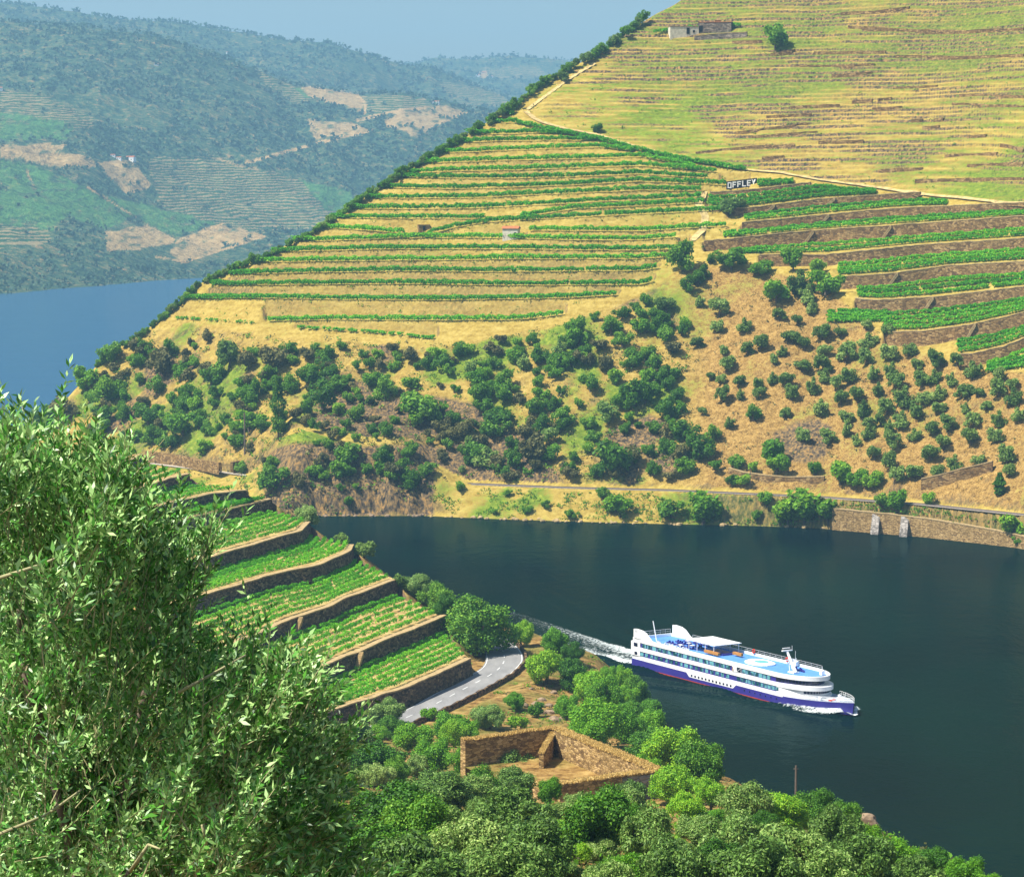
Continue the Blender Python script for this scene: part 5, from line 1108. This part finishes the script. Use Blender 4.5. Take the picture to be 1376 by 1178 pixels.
for k, (lip, hp) in enumerate(WALLS):
    P = wall_hits[k]; P = P[proj(P)[0] < 1440]; hw = hp/F0*P[:, 1]
    root, o, nn = drape_wall('terrace_wall', P, hw, M['stone'], 'brown stone terrace wall on the right of the hill, %s one down from the white-lettered sign' % ORD[k], 'wall', 'stone walls of the right-hand terraces')
    px = proj(P)[0]
    for sx_ in STEPS.get(k, []):
        i = int(np.argmin(np.abs(px-sx_))); h = hw[i]; sm = MB(); ns = 10; t = unit(P[min(i+1, len(P)-1)]-P[i-1])
        for q in range(ns):
            c = P[i]-o + np.array([nn[i,0]*1.05, nn[i,1]*1.05, 0]) - t*(.32*q); z1 = c[2]+.35-h*q/ns; z0 = z1-h/ns-.9; sm.box((c[0], c[1], (z0+z1)/2), (.6, .9, z1-z0), math.atan2(t[1], t[0]))
        sm.build('steps', M['coping'], root)
for k, (pl, hp) in enumerate(LEDGES):
    P = hits_on(HILL, pl, max(4, int((pl[-1][0]-pl[0][0])/4)))
    if len(P) < 3: continue
    P[:, 2] += .5*hp/F0*P[:, 1]
    drape_wall('dry_stone_ledge', P, hp/F0*P[:, 1]*.9, M['stone'], 'short dark dry-stone ledge among the abandoned grassy terraces of the upper slope', 'wall', 'dry-stone ledges of the upper slope', 1.6, .1, cap=False)
def draped_path(name, pts, width, mat, lift=.14, n=160, kind='structure', label=None, cat=None):
    P = hits_on(HILL, pts, n); 
    for _ in range(4): P[1:-1] = (P[:-2]+2*P[1:-1]+P[2:])/4
    t = unit(np.gradient(P[:, :2], axis=0)); nn = np.stack([t[:, 1], -t[:, 0]], -1); u = np.linspace(-.5, .5, 5); Q = P[:, None, :].repeat(5, 1); Q[..., :2] += nn[:, None, :]*u[None, :, None]*width
    Z = hill_z(Q.reshape(-1, 3)).reshape(Q.shape[:2]); zz = np.maximum(Z, Z.mean(1, keepdims=True)); Q[..., 2] = zz+lift
    o = mesh_np(name, Q.reshape(-1, 3), grid_faces(len(P), 5), mat, smooth=True); tag(o, label, cat, kind=kind); return o
draped_path('sandy_track', TRACK[2:], 2.4, M['sand'])
draped_path('sandy_footpath', [(708,148),(735,128),(757,112),(775,100),(800,86)], 2.2, M['sand'], n=60)
draped_path('sandy_footpath', [(946,258),(938,275),(948,292),(944,310),(925,328)], 3.0, M['sand'], n=60)
# ---------------------------------------------------------------- railway on its ledge
rp = np.array(RAIL[:-1], float); xs = np.concatenate([np.arange(60, 346, 4), np.arange(560, 1440, 4)]); 
for seg in (np.arange(60, 345, 4.0), np.arange(566, 1440, 4.0)):
    P = at_h(seg, np.interp(seg, rp[:, 0], rp[:, 1]), 10.0); t = unit(np.gradient(P[:, :2], axis=0)); nn = np.stack([t[:, 1], -t[:, 0]], -1)
    off = lambda d, z: np.concatenate([P[:, :2]+nn*d, np.full((len(P), 1), 10+z)], 1)
    tag(ribbon('railway_bed', off(-2.2, .12), off(2.2, .12), M['gravel']), kind='structure')
    if seg[0] > 500:
        mb = MB()
        for d in (-.85, .85):
            a, b = off(d-.14, .16), off(d+.14, .16); c, e = off(d-.14, .42), off(d+.14, .42)
            for i in range(len(P)-1): mb.add([a[i], a[i+1], c[i+1], c[i], e[i], e[i+1], b[i], b[i+1]], [(0,1,2,3),(3,2,5,4),(4,5,7,6)])
        tag(mb.build('railway_rails', M['steel']), 'pair of brown steel railway rails along the ledge above the far waterline', 'railway')
# ---------------------------------------------------------------- stone walls along the railway and the quay
def px_wall(name, pts, h, base, mat, label, thick=.8, n=40, cat='wall', cap=False):
    p = np.array(pts, float); d = np.linspace(0, 1, n); s = np.concatenate([[0], np.cumsum(np.hypot(*np.diff(p, axis=0).T))]); s /= s[-1]
    P = at_h(np.interp(d, s, p[:, 0]), np.interp(d, s, p[:, 1]), base+h); return drape_wall(name, P, h, mat, label, cat, None, thick, 0, cap)
px_wall('railway_wall', [(196,606),(240,611),(275,618),(296,622)], 3.2, 11, M['stone'], 'weathered stone wall left of the iron gate above the near terraces')
px_wall('railway_wall', [(311,621),(332,616),(345,617)], 3.2, 11, M['stone'], 'short stone wall right of the iron gate above the near terraces')
g0 = at_h(304, 633, 10.6); gt = empty('iron_gate', tuple(g0), 0, 'dark iron gate between two stone walls by the railway', 'gate'); mb = MB()
for k in range(7): mb.tube((-1.5+k*.5, 0, 0), (-1.5+k*.5, 0, 2.6), .05)
mb.box((0,0,2.5), (3.2,.08,.1)); mb.box((0,0,.3), (3.2,.08,.1)); mb.build('bars', M['iron'], gt)
mb = MB(); mb.box((-2.0,0,1.4), (.7,.7,3.4)); mb.box((2.0,0,1.4), (.7,.7,3.4)); mb.build('gate_posts', M['stone'], gt)
P = on_hill([980,1000,1030,1060,1108], [634,640,644,646,645]); drape_wall('trackside_wall', P+[0,0,1.2], 1.8, M['stone'], 'low stone retaining wall behind the ivy beside the railway', 'wall', None, 1, .1)
P = on_hill([1238,1262,1290,1315,1334], [656,651,643,637,632]); drape_wall('trackside_wall', P+[0,0,3.0], 3.6, M['stone'], 'dark sloping stone wall beside the railway next to the small cypress', 'wall', None, 1.2, .1)
qx = np.arange(1122, 1470, 6.0); qa = ang(qx); qy = np.minimum(np.interp(qa, ASH[:,0], ASH[:,1]), np.interp(qa, AR[:,0], AR[:,1])-4.2)-.9; Pt = np.stack([qa*qy, qy, np.interp(qx, [1122,1200,1320,1420], [7.0,6.6,5.2,3.0])], -1)
drape_wall('quay_wall', Pt, 7.4, M['ruin'], 'long low stone quay wall along the far waterline behind two buttresses', 'wall', None, 1.6, .1)
for x, yb, lb in ((1180,708,'pale stone buttress standing in the water, left of the pair at the quay wall'), (1219,711,'pale stone buttress standing in the water, right of the pair at the quay wall')):
    qa_ = float(ang(x)); yq = float(np.interp(qa_, qa, qy)); p = np.array([qa_*yq, yq-2.2, 0]); bt = MB(); w_ = 1.3
    prof = [(-4.0,-1.5),(2.5,-1.5),(2.5,6.4),(.2,6.4),(-3.2,1.0)]
    vs = [(-w_, y, z) for y, z in prof] + [(w_, y, z) for y, z in prof]; bt.add(vs, [(i, (i+1) % 5, 5+(i+1) % 5, 5+i) for i in range(5)] + [(4,3,2,1,0), (5,6,7,8,9)])
    o = bt.build('stone_buttress', M['grey_stone']); o.location = (p[0], p[1]+1.5, 0); o.rotation_euler = (0,0,-.3); tag(o, lb, 'buttress', 'stone buttresses at the quay wall')
# ---------------------------------------------------------------- hillside sign
def hill_sign():
    a = on_hill([976, 1018], [255.5, 250.5]); p, q = a[0], a[1]; q[1] = p[1]+ (q[1]-p[1])*.3; v = q-p; W_ = float(np.linalg.norm(v[:2])); root = empty('hillside_sign', tuple(p+[0,0,.3]), math.atan2(v[1], v[0]), 'black hillside sign with big white letters standing on the top terrace wall', 'sign')
    H = 3.1; sl = v[2]/W_; mb = MB(); mb.add([(0,.12,-.2),(W_,.12,-.2+sl*W_),(W_,.12,H+sl*W_),(0,.12,H),(0,.3,-.2),(W_,.3,-.2+sl*W_),(W_,.3,H+sl*W_),(0,.3,H)], [(0,1,2,3),(7,6,5,4),(0,4,5,1),(3,2,6,7),(0,3,7,4),(1,5,6,2)]); mb.build('board', M['sign_black'], root)
    L = {'O': [(0,0,.26,1),(.74,0,1,1),(.2,0,.8,.17),(.2,.83,.8,1)], 'F': [(0,0,.28,1),(.2,.82,1,1),(.2,.42,.85,.6)], 'L': [(0,0,.28,1),(.2,0,1,.18)], 'E': [(0,0,.28,1),(.2,.82,1,1),(.2,.41,.88,.59),(.2,0,1,.18)], 'Y': None}
    n = 6; cw = W_/(n+.35); lw = cw*.80; z0 = H*.12; lh = H*.76
    for i, ch in enumerate('OFFLEY'):
        x0 = cw*.26+i*cw; mb = MB(); yo = sl*x0
        if L[ch]:
            for u0, v0, u1, v1 in L[ch]: mb.box((x0+lw*(u0+u1)/2, .02, z0+yo+lh*(v0+v1)/2), (lw*(u1-u0), .14, lh*(v1-v0)))
        else:
            mb.tube((x0+lw*.5,.03,z0+yo), (x0+lw*.5,.03,z0+yo+lh*.5), .30, n=4); mb.tube((x0+lw*.5,.03,z0+yo+lh*.42), (x0+lw*.08,.03,z0+yo+lh), .28, n=4); mb.tube((x0+lw*.5,.03,z0+yo+lh*.42), (x0+lw*.92,.03,z0+yo+lh), .28, n=4)
        mb.build('letter', M['white_paint'], root)
    mb = MB()
    for f in (.08, .36, .64, .92): mb.tube((W_*f,.4,-1.5+sl*W_*f), (W_*f,.4,H*.9+sl*W_*f), .09, n=5)
    mb.build('posts', M['wood'], root)
hill_sign()
# ---------------------------------------------------------------- houses
def house(name, P, w_, d, h, rz, label, wall, roofm, gable=1.4, openings=(), cat='house', group=None, flat=False):
    root = empty(name, tuple(P), rz, label, cat, group); mb = MB(); mb.box((0,0,h/2-1), (w_,d,h+2)); 
    wl = mb.build('wall', wall, root); mb = MB(); e = .35
    if flat: mb.box((0,0,h+.12), (w_+.3,d+.3,.24))
    else:
        vs = [(-w_/2-e,-d/2-e,h-.1),(w_/2+e,-d/2-e,h-.1),(w_/2+e,d/2+e,h-.1),(-w_/2-e,d/2+e,h-.1),(-w_/2-e,0,h+gable),(w_/2+e,0,h+gable)]
        mb.add(vs, [(0,1,5,4),(2,3,4,5),(0,4,3),(1,2,5),(3,2,1,0)])
    mb.build('roof', roofm, root)
    for nm, x, z, ww, hh in openings:
        g = MB(); g.box((x,-d/2-.03,z), (ww,.14,hh)); g.build(nm, M['dark'], root)
    return root
P = on_hill([687], [321])[0]; house('stone_hut', P+[0,.2,.3], 6.2, 4.0, 3.9, -.25, 'tiny whitewashed hut with red tiled roof among the vine rows', M['plaster'], M['tile'], .9, (('door', 2.1, 1.2, .9, 2.2),), 'hut')
P = on_hill([569], [310])[0]; house('ruined_hut', P+[0,1,0], 4.6, 3.0, 2.2, .2, 'small roofless dark stone hut left of the whitewashed hut among the vines', M['ruin'], M['ruin'], .5, (('door', 0, 1, 1.0, 1.8),), 'hut', flat=True)
Pm = on_hill([937], [50])[0]
h1 = house('stone_house', Pm+[-6,4,.2], 13, 6, 4.4, .12, 'long ruined stone house with pale front on the upper slope, left of the pair', M['plaster'], M['ruin'], .4, (('door', 1.6, 2.6, 1.4, 2.8), ('window', 4.2, 2.4, .9, 1.1)), 'house', flat=True)
P2 = on_hill([963], [46])[0]; house('stone_house', P2+[0,5,.3], 15, 7, 5.0, -.22, 'dark stone house with low tiled roof on the upper slope, right of the pair', M['dark_stone'], M['tile'], .5, (('door', -6.2, 2.2, 1.6, 2.8),), 'house', flat=True)
mb = MB(); c = P2+[1,6,6.1]; mb.box((0,0,-.2), (2.4,2.4,1.0)); mb.add([(-1.6,-1.6,.3),(1.6,-1.6,.3),(1.6,1.6,.3),(-1.6,1.6,.3),(0,0,1.6)], [(0,1,4),(1,2,4),(2,3,4),(3,0,4)]); o = mb.build('roof_turret', M['ruin']); o.location = c; 
o.parent = bpy.data.objects['stone_house.001']; o.matrix_parent_inverse = o.parent.matrix_basis.inverted()
Pw = hits_on(HILL, [(933,53),(965,50),(1004,48)], 20); drape_wall('yard_wall', Pw+[0,0,1.4], 2.0, M['dark_stone'], 'grey stone yard wall in front of the ruined house on the upper slope', 'wall', None, 1, .1)
Pv = hits_on(HILL, [(878,47),(930,42),(995,38)], 40); o = vine_row(Pv+[0,0,.3], 1.8, 2.2, 30, .6, 901); tag(o, 'dark green vine trellis in front of the ruined house on the upper slope', 'vine row')
rng = random.Random(31)
FARH = [(175,214,12,'white farmhouse with orange roof above the far vineyards, with smaller buildings to its left'),(160,213,7,'low orange-roofed barn left of the white far farmhouse'),(152,209,6,'pale outbuilding among trees far across the valley'),(210,86,6,'tiny pale house high on the forested mountain'),(586,138,9,'pale farm building on the crest of the far ochre vineyard'),(305,70,4,'tiny white house near the far ridge'),(642,101,6,'pale house of the village on the distant ridge, leftmost'),(650,98,6,'red-roofed house of the village on the distant ridge, middle'),(660,102,5,'pale house of the village on the distant ridge, rightmost'),(0,120,7,'pale house at the left edge above the far terraces'),(120,249,5,'white vehicle shed beside the far farm road')]
mz = PF1
fy, fx = np.meshgrid(np.arange(PF1.shape[0]), np.arange(PF1.shape[1]), indexing='ij'); fpx, fpy = proj(PF1)
for x, y, w_, lb in FARH:
    if x in (642, 650, 660, 305): 
        Yd = 8200 if x != 305 else 6500; P = at_y(x, y+2, Yd)
        src = bpy.data.objects['distant_ridge' if x != 305 else 'wooded_ridge'].data; co = np.zeros(len(src.vertices)*3); src.vertices.foreach_get('co', co); co = co.reshape(-1, 3); qx_, qy_ = proj(co); i = int(np.argmin((qx_-x)**2+(qy_-y-2)**2)); P = co[i]
    else:
        i = np.unravel_index(np.argmin((fpx-x)**2+(fpy-y-2)**2), fpx.shape); P = PF1[i]
    s = P[1]/F0; ww = w_*s; house('farmhouse', tuple(P-[0,0,1]), ww, ww*.6, ww*.32+2, rng.uniform(-.4, .4), lb, M['white_paint'] if 'white' in lb or 'pale' in lb else M['plaster'], M['tile'], ww*.12, (('window', -ww*.2, 2.6, ww*.1, 1.6), ('window', ww*.2, 2.6, ww*.1, 1.6)), 'house')
# ---------------------------------------------------------------- the roofless stone enclosure
def enclosure():
    T = 42.0; pts = {k: at_h(x, y, T) for k, (x, y) in {'A': (622,996), 'B': (745,979), 'C': (881,1035), 'D': (749,1052), 'E': (716,1012)}.items()}
    o = (pts['A']+pts['C'])/2; o[2] = T-5.5; root = empty('stone_enclosure', tuple(o), 0, 'roofless brown stone enclosure with dry grass growing on its wall tops', 'enclosure')
    def wall(p, q, h0, h1, name='wall', th=1.1, mat=None, grass=True, base=0.0):
        p = np.array(p); q = np.array(q); v = unit(q-p); nx = np.array([-v[1], v[0], 0]); n = 14; mb = MB(); gr = MB(); rg = np.random.default_rng(int(abs(p[0]*10))+3)
        hz = [h0+(h1-h0)*i/n+.18*(rg.random()-.5) for i in range(n+1)]
        for i in range(n):
            a = p+(q-p)*i/n; b = p+(q-p)*(i+1)/n; vs = []
            for c, h in ((a, hz[i]), (b, hz[i+1])):
                for s, z in ((-.5,base),(.5,base),(.5,h),(-.5,h)): r = c-o+nx*s*th; vs.append((r[0], r[1], z))
            mb.add(vs, [(0,4,7,3),(1,2,6,5),(3,7,6,2)] + ([(0,3,2,1)] if i == 0 else []) + ([(4,5,6,7)] if i == n-1 else []))
        w = mb.build(name, mat or M['ruin'], root)
        if grass:
            L = float(np.linalg.norm(q-p)); m = int(L*150); u = rg.random(m); s = rg.uniform(-.62, .62, m)*th; Q = p-o+(q-p)*u[:, None]+nx*s[:, None]; Q[:, 2] = np.interp(u, np.linspace(0, 1, n+1), hz)+.08
            V, Fq = quads(Q+[0,0,.12], unit(rg.normal(size=(m, 3))+[0,-.6,.3]), rg.uniform(.1, .2, m), 2.6, rg, up=np.array([0,0,1.]))
            mesh_np('dry_grass', V, Fq, M['dry_grass'], parent=w)
        return w
    A, B, Cc, D, E = (pts[k] for k in 'ABCDE'); F = A + (D-Cc)*.25 + [-2.0,-9,0]
    wall(A, B, 5.6, 5.6); wall(B, Cc, 5.6, 5.6, th=1.5); wall(Cc, D, 5.5, 5.3, mat=M['ruin'])
    wall(B+(E-B)*.02, B+(E-B)*.62, 5.2, 4.2, 'partition', .6); wall(D, D+(A-D)*.45, 5.2, 3.2)
    fl = MB(); fl.add([(float(q[0]-o[0]), float(q[1]-o[1]), 2.3) for q in (A, B, Cc, D, D+(A-D)*.5)], [(0,4,3,2,1)]); fl.build('floor', M['near'], root)
    # whitewashed end of the corner facing the river
    v = unit(D-Cc); wv = MB(); nx = np.array([v[1], -v[0], 0]); nx = nx if nx[1] < 0 else -nx
    vs = []
    for c in (Cc, Cc+v*5.2):
        for z in (-1.0, 5.25): r = c-o+nx*.62; vs.append((r[0], r[1], z))
    vs += [(x-nx[0]*.05, y-nx[1]*.05, z) for x, y, z in vs]; wv.add(vs, [(0,1,3,2),(4,6,7,5),(1,5,7,3),(0,2,6,4),(0,4,5,1),(2,3,7,6)]); wv.build('whitewashed_face', M['grey_stone'], root)
M['dry_grass'] = leaf_mat('dry_grass', (.42,.27,.08), (.62,.42,.13), (.75,.58,.24), .3)
enclosure()
# ---------------------------------------------------------------- poles, rocks
def pole(name, x, yb, hpx, label, near=True, cross=True):
    P = (on_near if near else on_hill)([x], [yb])[0]; h = hpx/F0*P[1]; root = empty(name, tuple(P), 0, label, 'pole'); mb = MB(); mb.tube((0,0,-.5), (0,0,h), h*.022+.03, h*.016+.02, 7); mb.build('post', M['wood'], root)
    if cross: g = MB(); g.box((0,0,h*.93), (h*.10,.1,.1)); g.build('crossarm', M['wood'], root)
pole('wooden_pole', 1069, 1092, 66, 'dark wooden pole sticking up above the bushes against the water')
pole('utility_pole', 329, 610, 56, 'thin dark telegraph pole on the slope above the railway wall', False)
pole('utility_pole', 1008, 655, 28, 'thin telegraph pole beside the railway below the gully', False)
pole('utility_pole', 1201, 666, 26, 'thin telegraph pole beside the railway below the olive grove', False)
def rock(P, r, label, seed, mat, name='rock', group=None):
    rg = np.random.default_rng(seed); me = bpy.data.meshes.new(name); bm = bmesh.new(); bmesh.ops.create_icosphere(bm, subdivisions=3, radius=1)
    for v in bm.verts:
        c = np.array(v.co); f = 1+.55*float(fbm(c[0]*1.3+seed, c[1]*1.3+c[2]*1.7, 3, seed % 40)); v.co = (c[0]*f*r, c[1]*f*r*.8, c[2]*f*r*.75)
    bm.to_mesh(me); bm.free(); me.materials.append(mat); o = link(bpy.data.objects.new(name, me)); o.location = tuple(P); return tag(o, label, 'rock', group)
M['rock'] = simple('grey_rock', (.27,.19,.12), .95, .35, 1.2)
P = on_near([1163], [1112])[0]; rock(P+[0,0,.6], 1.5, 'grey boulder poking out of the bushes at the edge above the water', 9, M['rock'])
rg = np.random.default_rng(8)
sx_ = np.concatenate([rg.uniform(570, 1130, 80), rg.uniform(380, 570, 30), rg.uniform(1300, 1376, 14)]); 
for i, x in enumerate(sx_):
    p = at_h(x, np.interp(x, [q[0] for q in SHORE], [q[1] for q in SHORE])-rg.uniform(-1, 1.5), .1); rock(p, rg.uniform(.35, 1.1), 'pale waterline stone along the foot of the far bank', 20+i, M['coping'] if x > 570 else M['rock'], 'shore_stone', 'pale stones along the far waterline')
for i in range(14):
    P = on_near([rg.uniform(700, 760)], [rg.uniform(925, 970)])[0]
    if not np.isnan(P[1]): rock(P, rg.uniform(.4, 1.2), 'brown boulder on the eroded slope right of the road', 160+i, M['rock'], 'boulder', 'boulders on the eroded slope by the road')
